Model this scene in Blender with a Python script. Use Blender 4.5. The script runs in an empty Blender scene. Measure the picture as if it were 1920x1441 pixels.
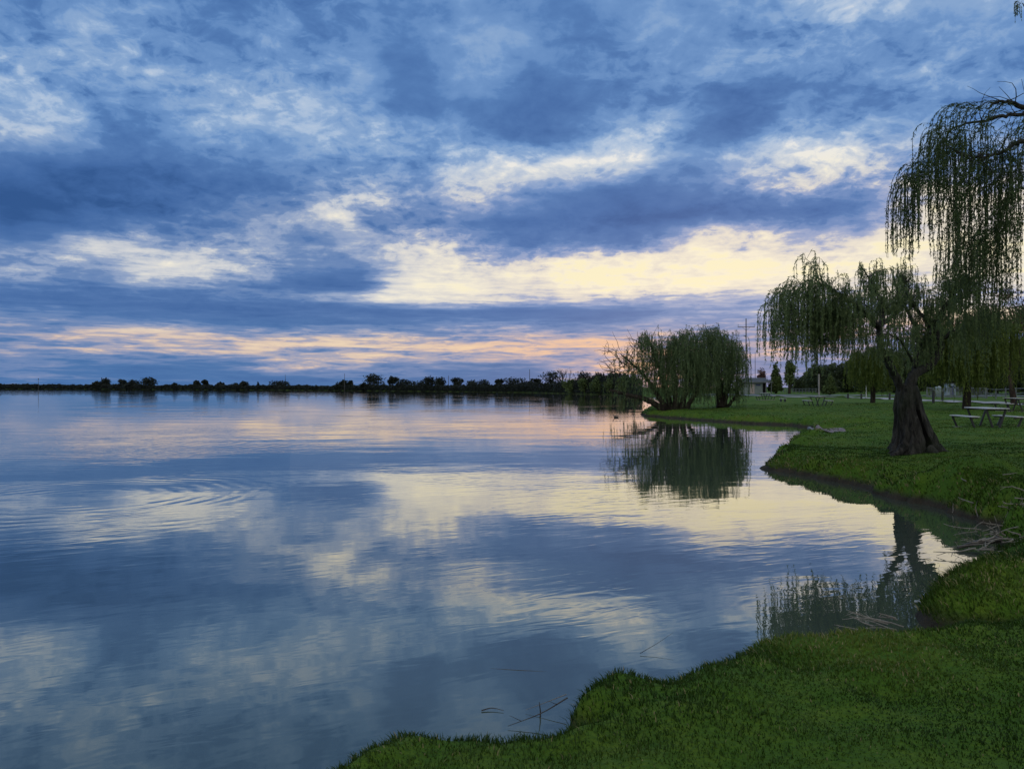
import bpy, bmesh, math, random
import numpy as np
from mathutils import Vector, Matrix

SC = bpy.context.scene
COL = SC.collection
R = math.radians
random.seed(7)

# ------------------------------------------------------------------ camera
CAM_Z = 1.9
F = 1440.0                     # focal length in photo pixels (1920 wide)
HZ = 726.0                     # image row of the horizon
cam_data = bpy.data.cameras.new('camera')
cam_data.lens = 27.0
cam_data.sensor_width = 36.0
cam_data.clip_start = 0.05
cam_data.clip_end = 20000
cam = bpy.data.objects.new('camera', cam_data)
COL.objects.link(cam)
cam.location = (0, 0, CAM_Z)
cam.rotation_euler = (R(90) + math.atan((HZ - 720.5) / F), 0, 0)
SC.camera = cam


def at(px, py, z=0.0):
    """point of the photograph (px, py) that lies at height z"""
    d = (CAM_Z - z) * F / (py - HZ)
    return ((px - 960) / F * d, d)


def atd(px, py, d):
    """point of the photograph at depth d"""
    return ((px - 960) / F * d, d, CAM_Z - (py - HZ) / F * d)


# ------------------------------------------------------------------ view
SC.view_settings.view_transform = 'Standard'
SC.view_settings.look = 'None'
SC.view_settings.exposure = 0.0
SC.view_settings.gamma = 1.0

# ------------------------------------------------------------------ sky
SUN_AZ, SUN_EL = R(14), R(5)


def lin(c):
    out = []
    for v in c[:3]:
        v = v / 255.0
        out.append(v / 12.92 if v <= 0.04045 else ((v + 0.055) / 1.055) ** 2.4)
    return (out[0], out[1], out[2], 1.0)


class NT:
    """small helper for building node trees"""

    def __init__(self, tree):
        self.t = tree
        self.n = tree.nodes
        self.l = tree.links

    def new(self, typ, **kw):
        n = self.n.new(typ)
        for k, v in kw.items():
            setattr(n, k, v)
        return n

    def put(self, sock, v):
        if isinstance(v, bpy.types.NodeSocket):
            self.l.new(v, sock)
        elif v is not None:
            sock.default_value = v

    def math(self, op, a, b=None, c=None, clamp=False):
        n = self.new('ShaderNodeMath', operation=op, use_clamp=clamp)
        self.put(n.inputs[0], a)
        if b is not None:
            self.put(n.inputs[1], b)
        if c is not None:
            self.put(n.inputs[2], c)
        return n.outputs[0]

    def vec(self, op, a, b=None, out=0):
        n = self.new('ShaderNodeVectorMath', operation=op)
        self.put(n.inputs[0], a)
        if b is not None:
            if op == 'SCALE':
                self.put(n.inputs['Scale'], b)
            else:
                self.put(n.inputs[1], b)
        return n.outputs['Value'] if op in ('DOT_PRODUCT', 'LENGTH') else n.outputs[out]

    def comb(self, x, y, z):
        n = self.new('ShaderNodeCombineXYZ')
        for i, v in enumerate((x, y, z)):
            self.put(n.inputs[i], v)
        return n.outputs[0]

    def noise(self, v, scale, detail=4, rough=0.5, dist=0.0, lac=2.0, color=False):
        n = self.new('ShaderNodeTexNoise')
        n.noise_dimensions = '3D'
        self.put(n.inputs['Vector'], v)
        n.inputs['Scale'].default_value = scale
        n.inputs['Detail'].default_value = detail
        n.inputs['Roughness'].default_value = rough
        n.inputs['Distortion'].default_value = dist
        n.inputs['Lacunarity'].default_value = lac
        return n.outputs['Color' if color else 'Fac']

    def ramp(self, fac, stops, interp='LINEAR'):
        n = self.new('ShaderNodeValToRGB')
        cr = n.color_ramp
        cr.interpolation = interp
        while len(cr.elements) > 1:
            cr.elements.remove(cr.elements[-1])
        for i, (p, c) in enumerate(stops):
            e = cr.elements[0] if i == 0 else cr.elements.new(p)
            e.position = p
            e.color = c if len(c) == 4 else (c[0], c[1], c[2], 1)
        self.put(n.inputs[0], fac)
        return n.outputs[0]

    def maprange(self, v, a, b, c, d, smooth=False):
        n = self.new('ShaderNodeMapRange')
        n.interpolation_type = 'SMOOTHSTEP' if smooth else 'LINEAR'
        n.clamp = True
        self.put(n.inputs[0], v)
        for i, x in enumerate((a, b, c, d)):
            self.put(n.inputs[i + 1], x)
        return n.outputs[0]

    def mix(self, fac, a, b, blend='MIX'):
        n = self.new('ShaderNodeMix', data_type='RGBA', blend_type=blend)
        self.put(n.inputs[0], fac)
        self.put(n.inputs[6], a)
        self.put(n.inputs[7], b)
        return n.outputs[2]


# how closed the evening cloud deck is, by direction: rows of elevation, columns of azimuth (0 heavy cloud .. 9 open bright sky)
SKY_ROWS = [24, 72, 120, 168, 216, 264, 312, 360, 408, 456, 492, 516, 540, 564, 588, 612, 636, 660, 684, 708]
SKY = [
    [2.5,2.7,3,3.8,3,2.5,2,2.5,3,2.5,2.5,2.5,3,3,3,2.5,2.5,2.5,3,3.2,3.5,3.5,4,4.5,5,5,4.5,4.5,4,3.8],
    [4,3.7,3.5,4,3.2,2.5,2.3,3,2.8,2.2,2.8,2.5,3.2,3.8,4,3,2.5,2.5,3,3.5,3.2,3.5,3.5,4,3,2.8,2.5,3,4,4.5],
    [4.2,4.5,4.8,4.5,4.5,4,3.2,3.2,3,4,4,2,1.6,4,4,3.2,3,2.5,2.8,3.5,3.8,5,4,3,3.2,3.5,5,4.8,3,2.8],
    [5,4.5,3.2,3.8,4,5,5,4.5,5,5.2,4,2,2,4,3.3,1.4,1.6,1.8,2.2,3.7,2.5,1.6,1.6,1.8,2,2.5,3.7,3,3,3.7],
    [5.2,4,2,2.3,3,4.2,5.2,5.2,5,5.2,4.2,3,2,2.3,1.4,.8,1,1.6,3.3,2.3,1,1,1.4,3,3,2.3,2.8,3.2,3,3],
    [5.6,6.0,4.4,3.2,2,2.3,4.7,5.2,5.9,5.4,4.5,4.9,5.4,3.4,2,1.4,2.2,3.9,6.2,6.4,3,1.8,2.8,4.6,7.6,8.4,4,3.5,3.5,3.5],
    [.6,.8,.8,1,1,1.1,1.2,1.4,2,2.2,3,3,3.2,5.6,7.2,8.2,8.8,8.8,8.2,4,3.6,7.6,9.2,9.4,8.6,5.2,3.5,4,4,4],
    [.3,.3,.4,.6,.8,1,1.7,2.4,3,4,4.5,4,3.6,7.2,6.0,3.4,2.0,1.4,1.8,1.6,1.8,2.8,3.6,3,2.3,3.5,5.5,5.5,5.5,5.5],
    [.3,.3,.4,.6,.8,2,3,3.4,5.8,7.8,6,2.8,2.8,2.3,1.4,1.4,1.2,.7,.3,.3,.5,.5,.8,1.0,.8,1.4,6.5,6.5,6.5,6.5],
    [2.3,3.4,5.8,7.4,4,4,4,4.7,2.8,2.3,3.4,4.2,6.4,5.5,2.2,1.8,2.3,2.3,1.8,4,7.5,7.5,8,5.4,6.5,8.5,8.5,8.5,8.5,8.5],
    [4.6,5.8,4,5,7.4,6.4,5.8,5.8,4.6,4,5.2,6.2,7.4,6.8,4.4,5,7,9,9.3,9.3,9.3,9.3,9,7.7,8.4,9,8.5,8.5,8.5,8.5],
    [4.6,3.4,2.8,4.6,6.8,6.8,5,4.5,1.7,.8,.9,4,8,7,8,9,9.8,9.8,9.3,9.3,9.8,9.3,9.3,9.3,8,8,7,7,7,7],
    [2.3,2.3,2.3,2.8,2.8,2.8,2.3,2.8,1.5,1,1.5,7,8.6,8,6.8,6.2,6.2,9,7.7,7.7,7.7,7,6,6,6,6,6,6,6,6],
    [1.5,1.5,1.7,1.7,2.0,2.4,2.5,2.6,4,5.8,7.4,8.6,9,7.4,6.2,5.6,6,5,4.4,4.4,4.1,4.5,5,5,5,5,5,5,5,5],
    [3.0,3.4,2.2,1.2,.8,.4,.3,.1,0,0,.1,.3,.8,1.1,.6,.3,.3,.6,1.3,2.4,4,4,4.2,4,4,4,6,7,7,7],
    [3.8,4.2,5.2,5.8,5.8,5.3,3.8,2.6,2.8,2.8,3.1,2.8,2.8,3.4,4,4.2,3.4,4.6,4.2,4.2,3.7,3.4,4,6.4,6.4,6,6,7,7,7],
    [4.6,4.6,4.6,5.1,5.1,5.1,5.7,6.3,6.3,6.3,6,5.7,5.1,4.8,4.8,5.1,5.1,5.1,4.5,4,3.7,3.5,3.5,3.5,3.5,3.5,3.5,4,4,4],
    [4.6,4.6,4.6,4.6,4.9,5.1,5.1,5.8,5.8,5.1,5.1,5.1,5.1,5.4,5.8,5.8,5.4,5.8,6.2,6.2,5.8,5,5.6,5.6,3.5,3.5,3.5,4,4,4],
    [2.3,2.3,2.3,2,1.8,1.8,2.3,4,5.2,4.8,4,3.1,3.4,3.4,2.8,2.8,4.2,5.2,5.4,5,4,2.8,2.8,2.8,3,3,3,3,3,3],
    [2.8,2.8,2.3,2,1.8,1.8,1.6,1.6,1.8,2,2,2.3,2,1.8,1.8,2,2.8,4.2,5.6,5.6,4.6,3.2,2.8,2.8,3,3,3,3,3,3],
]


def sky_value(az, el):
    """the table above read in angles"""
    x = 960 + F * math.tan(az)
    y = HZ - F * math.tan(el) / math.cos(az)
    fx = min(max((x - 32) / 64.0, 0), 28.999)
    i = int(fx); fx -= i
    y = min(max(y, SKY_ROWS[0]), SKY_ROWS[-1] - 1e-3)
    j = max(k for k in range(len(SKY_ROWS)) if SKY_ROWS[k] <= y)
    fy = (y - SKY_ROWS[j]) / (SKY_ROWS[j + 1] - SKY_ROWS[j])
    q = lambda v: v if v < 7 else 7 + (v - 7) * .62
    a = q(SKY[j][i]) * (1 - fx) + q(SKY[j][i + 1]) * fx
    b = q(SKY[j + 1][i]) * (1 - fx) + q(SKY[j + 1][i + 1]) * fx
    return 0.475 + ((a * (1 - fy) + b * fy) / 10.0 - 0.42) * 1.2


world = bpy.data.worlds.new('World')
SC.world = world
world.use_nodes = True
W = NT(world.node_tree)
W.n.clear()
tc = W.new('ShaderNodeTexCoord')
dirv = W.vec('NORMALIZE', tc.outputs['Generated'])
sep = W.new('ShaderNodeSeparateXYZ')
W.put(sep.inputs[0], dirv)
dx, dy, dz = sep.outputs
hor = W.math('SQRT', W.math('ADD', W.math('MULTIPLY', dx, dx), W.math('MULTIPLY', dy, dy)))
az = W.math('ARCTAN2', dx, dy)                         # 0 ahead, + to the right
el = W.math('ARCTAN2', W.math('ABSOLUTE', dz), hor)
# cloud deck seen in perspective
den = W.math('ADD', W.math('ABSOLUTE', dz), 0.26)
deck = W.comb(W.math('DIVIDE', dx, den), W.math('DIVIDE', dy, den), 0.37)
deckfar = W.comb(W.math('MULTIPLY', az, 4.0), W.math('MULTIPLY', el, 40.0), 2.1)
low = W.maprange(el, R(3), R(13), 1.0, 0.0)           # 1 near the horizon: flat bars
# billowing edges: shift the lookup by noise
wn1 = W.noise(deck, 3.8, 5, 0.62, 0.3, color=True)
wn2 = W.noise(deckfar, 1.6, 4, 0.6, 0.2, color=True)
wn = W.mix(low, wn1, wn2)
sw = W.new('ShaderNodeSeparateXYZ')
W.put(sw.inputs[0], wn)
ampx = W.maprange(el, R(1), R(22), 0.07, 0.085)
ampy = W.maprange(el, R(1), R(20), 0.006, 0.05)
az_w = W.math('MULTIPLY_ADD', W.math('SUBTRACT', sw.outputs[0], 0.5), ampx, az)
el_w = W.math('MULTIPLY_ADD', W.math('SUBTRACT', sw.outputs[1], 0.5), ampy, el)
# lookup
NC, AZ0, AZ1 = 31, R(-33.2), R(33.2)
u = W.math('SUBTRACT', az_w, AZ0)
u = W.math('DIVIDE', W.math('PINGPONG', u, AZ1 - AZ0), AZ1 - AZ0)
ELS = [R(v) for v in (0.4, 1.0, 1.7, 2.4, 3.1, 3.9, 4.7, 5.6, 6.5, 7.4, 8.4, 9.4, 10.6, 12.2, 14, 16, 18, 20, 22, 24, 26)]
ELMAX = R(32)
v = W.math('DIVIDE', el_w, ELMAX)
total = None
for k in range(0, len(ELS), 3):
    cs = []
    for i in range(NC):
        a = AZ0 + (AZ1 - AZ0) * i / (NC - 1)
        cs.append((i / (NC - 1), tuple(sky_value(a, ELS[k + j]) for j in range(3)) + (1,)))
    vals = W.ramp(u, cs, 'LINEAR')
    marks = sorted(set([ELS[m] for m in range(max(k - 1, 0), min(k + 4, len(ELS)))]))
    ws = []
    for m in marks:
        ws.append((m / ELMAX, tuple(1.0 if abs(ELS[k + j] - m) < 1e-6 else 0.0 for j in range(3)) + (1,)))
    wts = W.ramp(v, ws, 'LINEAR')
    d = W.vec('DOT_PRODUCT', vals, wts)
    total = d if total is None else W.math('ADD', total, d)
# above the sky facing the lake: broken medium cloud, brightened for overhead fill
hi = W.maprange(el, R(25), R(33), 0.0, 1.0, True)
total = W.math('ADD', W.math('MULTIPLY', total, W.math('SUBTRACT', 1.0, hi)), W.math('MULTIPLY', hi, 0.52))
# unseen sky behind the viewer, brightened as fill light for trees and grass
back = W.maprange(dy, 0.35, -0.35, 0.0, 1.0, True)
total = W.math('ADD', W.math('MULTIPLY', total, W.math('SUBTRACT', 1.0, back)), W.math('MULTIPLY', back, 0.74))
# wisps and lumps
f1 = W.noise(deck, 8.0, 9, 0.60, 0.25)
f2 = W.noise(deckfar, 3.6, 8, 0.62, 0.3)
fine = W.math('SUBTRACT', W.mix(low, f1, f2), 0.5)
f3 = W.noise(deck, 19.0, 6, 0.6, 0.5)
fine2 = W.math('MULTIPLY', W.math('SUBTRACT', f3, 0.5), W.maprange(W.noise(deck, 2.1, 2, 0.5), 0.38, 0.6, 0.25, 1.0, True))
amp = W.maprange(total, 0.12, 0.5, 0.36, 1.08)
B = W.math('MULTIPLY_ADD', fine, W.math('MULTIPLY', amp, W.maprange(low, 0.0, 1.0, 1.0, 1.35)), total)
B = W.math('MULTIPLY_ADD', fine2, W.math('MULTIPLY', amp, W.maprange(low, 0, 1, 1.0, 0.25)), B)
# thin bright filaments in the half-open parts
fil = W.noise(W.vec('ADD', deck, (3.1, 1.7, 0.4)), 5.0, 6, 0.62, 0.6)
fil = W.math('SUBTRACT', 1.0, W.math('MULTIPLY', W.math('ABSOLUTE', W.math('SUBTRACT', fil, 0.5)), 14.0), None, True)
fil = W.math('MULTIPLY', fil, W.math('MULTIPLY', W.maprange(total, 0.26, 0.5, 0.0, 0.10, True), W.maprange(low, 0.0, 0.8, 1.0, 0.0)))
B = W.math('ADD', B, fil)
# crisp rims where one layer of cloud ends in front of another
for thr, wd_, gain in ((0.30, 0.05, 0.10), (0.47, 0.055, 0.14), (0.64, 0.055, 0.12)):
    e_ = W.math('SUBTRACT', W.maprange(B, thr - wd_, thr + wd_, 0.0, 1.0, True), W.maprange(B, thr - 0.17, thr + 0.17, 0.0, 1.0))
    B = W.math('MULTIPLY_ADD', e_, gain * 0.75, B)

def st(*a):
    return [(p, lin(c)) for p, c in a]

c_top = W.ramp(B, st((0, (50, 94, 156)), (.12, (66, 110, 172)), (.28, (86, 131, 190)), (.42, (112, 153, 206)), (.55, (134, 168, 212)), (.66, (156, 184, 220)), (.78, (180, 200, 226)), (.9, (210, 219, 231)), (1, (238, 238, 238))))
c_left = W.ramp(B, st((0, (42, 86, 146)), (.12, (60, 104, 166)), (.28, (82, 122, 180)), (.42, (112, 142, 190)), (.55, (146, 166, 202)), (.66, (182, 192, 210)), (.78, (214, 216, 220)), (.9, (236, 232, 222)), (1, (252, 244, 226))))
c_right = W.ramp(B, st((0, (50, 94, 158)), (.12, (66, 110, 174)), (.28, (86, 126, 186)), (.42, (118, 146, 198)), (.55, (154, 168, 206)), (.66, (196, 196, 210)), (.78, (236, 226, 212)), (.92, (252, 241, 216)), (1.0, (255, 243, 204))))
c_hor = W.ramp(B, st((0, (48, 98, 160)), (.2, (70, 117, 176)), (.36, (104, 132, 184)), (.48, (146, 152, 188)), (.56, (180, 166, 182)), (.64, (212, 182, 176)), (.76, (238, 192, 162)), (.9, (252, 204, 154))))
c_horl = W.ramp(B, st((0, (48, 98, 160)), (.2, (68, 116, 174)), (.36, (104, 134, 184)), (.48, (142, 154, 190)), (.58, (176, 172, 188)), (.68, (208, 188, 184)), (.8, (232, 208, 184)), (.95, (244, 220, 190))))
side = W.maprange(az, R(-16), R(6), 0.0, 1.0, True)
side2 = W.maprange(az, R(-12), R(9), 0.0, 1.0, True)
c_mid = W.mix(side, c_left, c_right)
c_all = W.mix(W.maprange(el, R(12), R(17.5), 0.0, 1.0, True), c_mid, c_top)
c_all = W.mix(W.maprange(el, R(3.2), R(5.6), 1.0, 0.0, True), c_all, W.mix(side2, c_horl, c_hor))
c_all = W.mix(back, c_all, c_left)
hs = W.new('ShaderNodeHueSaturation')
hs.inputs['Saturation'].default_value = 0.97
W.put(hs.inputs['Color'], c_all)
c_all = hs.outputs[0]
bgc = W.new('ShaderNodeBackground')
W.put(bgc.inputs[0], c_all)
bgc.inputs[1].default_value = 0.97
skyt = W.new('ShaderNodeTexSky')
skyt.sky_type = 'NISHITA'
skyt.sun_disc = False
skyt.sun_elevation = SUN_EL
skyt.sun_rotation = SUN_AZ
bgs = W.new('ShaderNodeBackground')
W.put(bgs.inputs[0], skyt.outputs[0])
bgs.inputs[1].default_value = 0.05
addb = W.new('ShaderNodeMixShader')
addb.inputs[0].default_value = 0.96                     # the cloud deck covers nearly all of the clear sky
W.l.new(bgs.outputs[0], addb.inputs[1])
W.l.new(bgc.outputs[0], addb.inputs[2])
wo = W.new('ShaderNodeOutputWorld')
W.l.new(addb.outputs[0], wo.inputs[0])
world.cycles.sampling_method = 'MANUAL'
world.cycles.sample_map_resolution = 512

# low sun behind the cloud: a broad weak glow
sd = bpy.data.lights.new('sun', 'SUN')
sd.energy = 0.012
sd.angle = R(60)
sd.color = (1.0, 0.86, 0.66)
sun = bpy.data.objects.new('sun', sd)
COL.objects.link(sun)
sun.rotation_euler = (R(90) - SUN_EL, 0, -SUN_AZ + math.pi)
sun.location = (0, 0, 60)


# ------------------------------------------------------------------ helpers
def material(name):
    m = bpy.data.materials.new(name)
    m.use_nodes = True
    t = NT(m.node_tree)
    bsdf = t.n['Principled BSDF']
    return m, t, bsdf


def mesh_obj(name, verts, faces, mat, parent=None, smooth=False):
    me = bpy.data.meshes.new(name)
    me.from_pydata([tuple(p) for p in verts], [], faces)
    if mat is not None:
        me.materials.append(mat)
    if smooth:
        me.polygons.foreach_set('use_smooth', [True] * len(me.polygons))
    me.update()
    o = bpy.data.objects.new(name, me)
    COL.objects.link(o)
    o.parent = parent
    return o


def tag(o, label=None, cat=None, group=None, kind=None):
    if label: o['label'] = label
    if cat: o['category'] = cat
    if group: o['group'] = group
    if kind: o['kind'] = kind
    return o


def empty(name, loc, rz=0.0):
    o = bpy.data.objects.new(name, None)
    COL.objects.link(o)
    o.location = loc
    o.rotation_euler = (0, 0, rz)
    o.empty_display_size = 0.2
    return o

# ------------------------------------------------------------------ water
def water_material():
    m, t, b = material('lake_water')
    geo = t.new('ShaderNodeNewGeometry')
    P = geo.outputs['Position']
    patch = t.noise(P, 0.11, 3, 0.55)                     # where a breath of wind touches the surface
    pm = t.maprange(patch, 0.46, 0.66, 0.16, 1.0, True)
    swell = t.math('MULTIPLY', t.math('SUBTRACT', t.noise(t.vec('MULTIPLY', P, (0.5, 1.0, 1)), 0.55, 2, 0.4), 0.5), 0.012)
    ang = R(-24)
    rot = t.new('ShaderNodeVectorRotate', rotation_type='Z_AXIS')
    t.put(rot.inputs['Vector'], P)
    rot.inputs['Angle'].default_value = ang
    ripple = t.noise(t.vec('MULTIPLY', rot.outputs[0], (0.42, 1.25, 1)), 4.2, 2, 0.5, 0.5)
    ripple = t.math('MULTIPLY', t.math('SUBTRACT', ripple, 0.5), t.math('MULTIPLY', pm, 0.0050))
    h = t.math('ADD', swell, ripple)
    # spreading rings on the open water
    for (cx, cy, wl, amp, r0, r1) in RINGS:
        v = t.vec('SUBTRACT', P, (cx, cy, 0))
        wob = t.noise(P, 0.8, 2, 0.5)
        d = t.math('ADD', t.vec('LENGTH', v), t.math('MULTIPLY', wob, 0.5))
        s = t.math('SINE', t.math('MULTIPLY', d, 2 * math.pi / wl))
        env = t.math('MULTIPLY', t.maprange(d, 0.2, r0, 0, 1, True), t.maprange(d, r0, r1, 1, 0, True))
        env = t.math('MULTIPLY', env, t.maprange(t.noise(P, 0.45, 2, .5), .44, .58, .0, 1, True))
        h = t.math('ADD', h, t.math('MULTIPLY', t.math('MULTIPLY', s, env), amp))
    bump = t.new('ShaderNodeBump')
    bump.inputs['Strength'].default_value = 1.0
    bump.inputs['Distance'].default_value = 1.0
    t.put(bump.inputs['Height'], h)
    t.n.remove(b)
    body = t.new('ShaderNodeBsdfDiffuse')
    body.inputs['Color'].default_value = (0.058, 0.080, 0.062, 1)
    t.put(body.inputs['Normal'], bump.outputs[0])
    mirror = t.new('ShaderNodeBsdfGlossy')
    mirror.inputs['Color'].default_value = (1.0, 0.98, 0.92, 1)
    mirror.inputs['Roughness'].default_value = 0.012
    t.put(mirror.inputs['Normal'], bump.outputs[0])
    lw = t.new('ShaderNodeLayerWeight')
    lw.inputs['Blend'].default_value = 0.5
    t.put(lw.inputs['Normal'], bump.outputs[0])
    mx = t.new('ShaderNodeMixShader')
    t.put(mx.inputs[0], t.math('POWER', lw.outputs['Facing'], 2.85))
    t.l.new(body.outputs[0], mx.inputs[1])
    t.l.new(mirror.outputs[0], mx.inputs[2])
    t.l.new(mx.outputs[0], t.n['Material Output'].inputs[0])
    return m


RINGS = [(-7.6, 13.4, 0.34, 0.0009, 2.4, 6.0), (-13.5, 26.0, 0.5, 0.0011, 3.5, 9.0)]
xs = [-6000, 6000]
water = mesh_obj('water', [(-6000, -300, 0), (6000, -300, 0), (6000, 9000, 0), (-6000, 9000, 0)], [(0, 1, 2, 3)], water_material())
tag(water, kind='structure')

# ------------------------------------------------------------------ noise and fast meshes
def _hash(ix, iy, seed):
    n = (ix.astype(np.int64) * 374761393 + iy.astype(np.int64) * 668265263 + seed * 1442695041) & 0xffffffff
    n = ((n ^ (n >> 13)) * 1274126177) & 0xffffffff
    return ((n ^ (n >> 16)) & 0xffff) / 65535.0


def vnoise(x, y, seed=0):
    x = np.asarray(x, float); y = np.asarray(y, float)
    ix = np.floor(x); iy = np.floor(y)
    fx = x - ix; fy = y - iy
    fx = fx * fx * (3 - 2 * fx); fy = fy * fy * (3 - 2 * fy)
    a = _hash(ix, iy, seed); b = _hash(ix + 1, iy, seed)
    c = _hash(ix, iy + 1, seed); d = _hash(ix + 1, iy + 1, seed)
    return (a * (1 - fx) + b * fx) * (1 - fy) + (c * (1 - fx) + d * fx) * fy - 0.5


def sstep(a, b, x):
    t = np.clip((x - a) / (b - a), 0, 1)
    return t * t * (3 - 2 * t)


def quad_mesh(name, V, Q, mat, parent=None, tint=None, smooth=False):
    V = np.asarray(V, np.float32); Q = np.asarray(Q, np.int32)
    me = bpy.data.meshes.new(name)
    n = len(Q)
    me.vertices.add(len(V)); me.vertices.foreach_set('co', V.ravel())
    me.loops.add(n * 4); me.loops.foreach_set('vertex_index', Q.ravel())
    me.polygons.add(n)
    me.polygons.foreach_set('loop_start', np.arange(0, n * 4, 4, dtype=np.int32))
    if smooth:
        me.polygons.foreach_set('use_smooth', np.ones(n, bool))
    me.materials.append(mat)
    if tint is not None:
        at_ = me.attributes.new('tint', 'FLOAT', 'POINT')
        at_.data.foreach_set('value', np.asarray(tint, np.float32))
    me.update(calc_edges=True)
    me.validate()
    o = bpy.data.objects.new(name, me)
    COL.objects.link(o)
    o.parent = parent
    return o


# ------------------------------------------------------------------ the shore
SHORE = [(-400, -330), (-60, -46), (-15, -11), (-6, -2.4), (-3, 1.0), (-2.0, 2.4)]
SHORE += [at(490, 1441, .27), at(580, 1402, .27), at(665, 1366, .27), at(765, 1330, .27), at(850, 1330, .27), at(940, 1344, .26), at(1010, 1336, .25),
          at(1062, 1330, .24), at(1062, 1292, .26), at(1112, 1248, .27), at(1200, 1242, .27), at(1285, 1226, .27), at(1380, 1207, .27),
          at(1398, 1176, .27), at(1440, 1163, .27), at(1540, 1168, .27), at(1625, 1172, .26), at(1690, 1158, .26), at(1745, 1150, .25)]
SHORE += [(3.24, 5.85), (3.5, 6.4), (3.95, 6.9), (4.7, 7.5), (5.3, 8.4), (5.75, 9.3), (6.35, 10.0), (6.5, 10.8)]
SHORE += [at(1830, 975), at(1760, 955), at(1700, 938), at(1640, 921), at(1585, 905), at(1530, 893), at(1480, 886), at(1447, 880), at(1440, 868),
          at(1452, 850), at(1485, 834), at(1508, 826), at(1525, 818), at(1532, 812), at(1518, 803), at(1500, 798.5), at(1480, 797), at(1440, 795), at(1400, 793), at(1350, 790), at(1300, 787),
          at(1250, 783), at(1208, 779.5), at(1203, 775), at(1215, 769), at(1235, 760), at(1245, 752), at(1225, 746), at(1190, 742.3), at(1150, 740.5),
          at(1100, 739.2), at(1050, 737.6), at(1000, 736.4), at(940, 735.4), at(870, 734.4), at(800, 733.6), at(690, 732.6), at(520, 731.3), at(300, 730.2), at(100, 729.5),
          at(-100, 729.1), at(-500, 728.9), (-2600, 1500)]
RING = SHORE + [(-2600, 6500), (6500, 6500), (6500, -330)]
_S = np.array(SHORE, float)
_G = np.array(RING, float)


def shore_dist(x, y):
    """signed distance to the water's edge, + on land"""
    x = np.asarray(x, float).ravel(); y = np.asarray(y, float).ravel()
    best = np.full(x.shape, 1e18)
    for (ax, ay), (bx, by) in zip(_S[:-1], _S[1:]):
        ex, ey = bx - ax, by - ay
        t = np.clip(((x - ax) * ex + (y - ay) * ey) / (ex * ex + ey * ey), 0, 1)
        d = (x - ax - t * ex) ** 2 + (y - ay - t * ey) ** 2
        np.minimum(best, d, out=best)
    inside = np.zeros(x.shape, bool)
    for (ax, ay), (bx, by) in zip(_G, np.roll(_G, -1, 0)):
        c = (ay > y) != (by > y)
        with np.errstate(divide='ignore', invalid='ignore'):
            xx = ax + (y - ay) * (bx - ax) / (by - ay if by != ay else 1e-9)
        inside ^= c & (x < xx)
    return np.where(inside, 1, -1) * np.sqrt(best)


TUSSOCKS = [(at(px_, py_, .35), h_, r_) for px_, py_, h_, r_ in ((1500, 862, .10, .5), (1560, 872, .14, .5), (1625, 884, .16, .55), (1690, 898, .15, .45), (1745, 915, .20, .5), (1800, 905, .20, .5), (1852, 900, .26, .6), (1905, 940, .24, .5), (1870, 965, .18, .35), (1600, 792, .24, 1.0), (1560, 786, .2, .9), (1640, 800, .18, 1.0), (1660, 870, .10, .6), (1500, 786, .16, 1.0), (1430, 782, .14, 1.0))]


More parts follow.
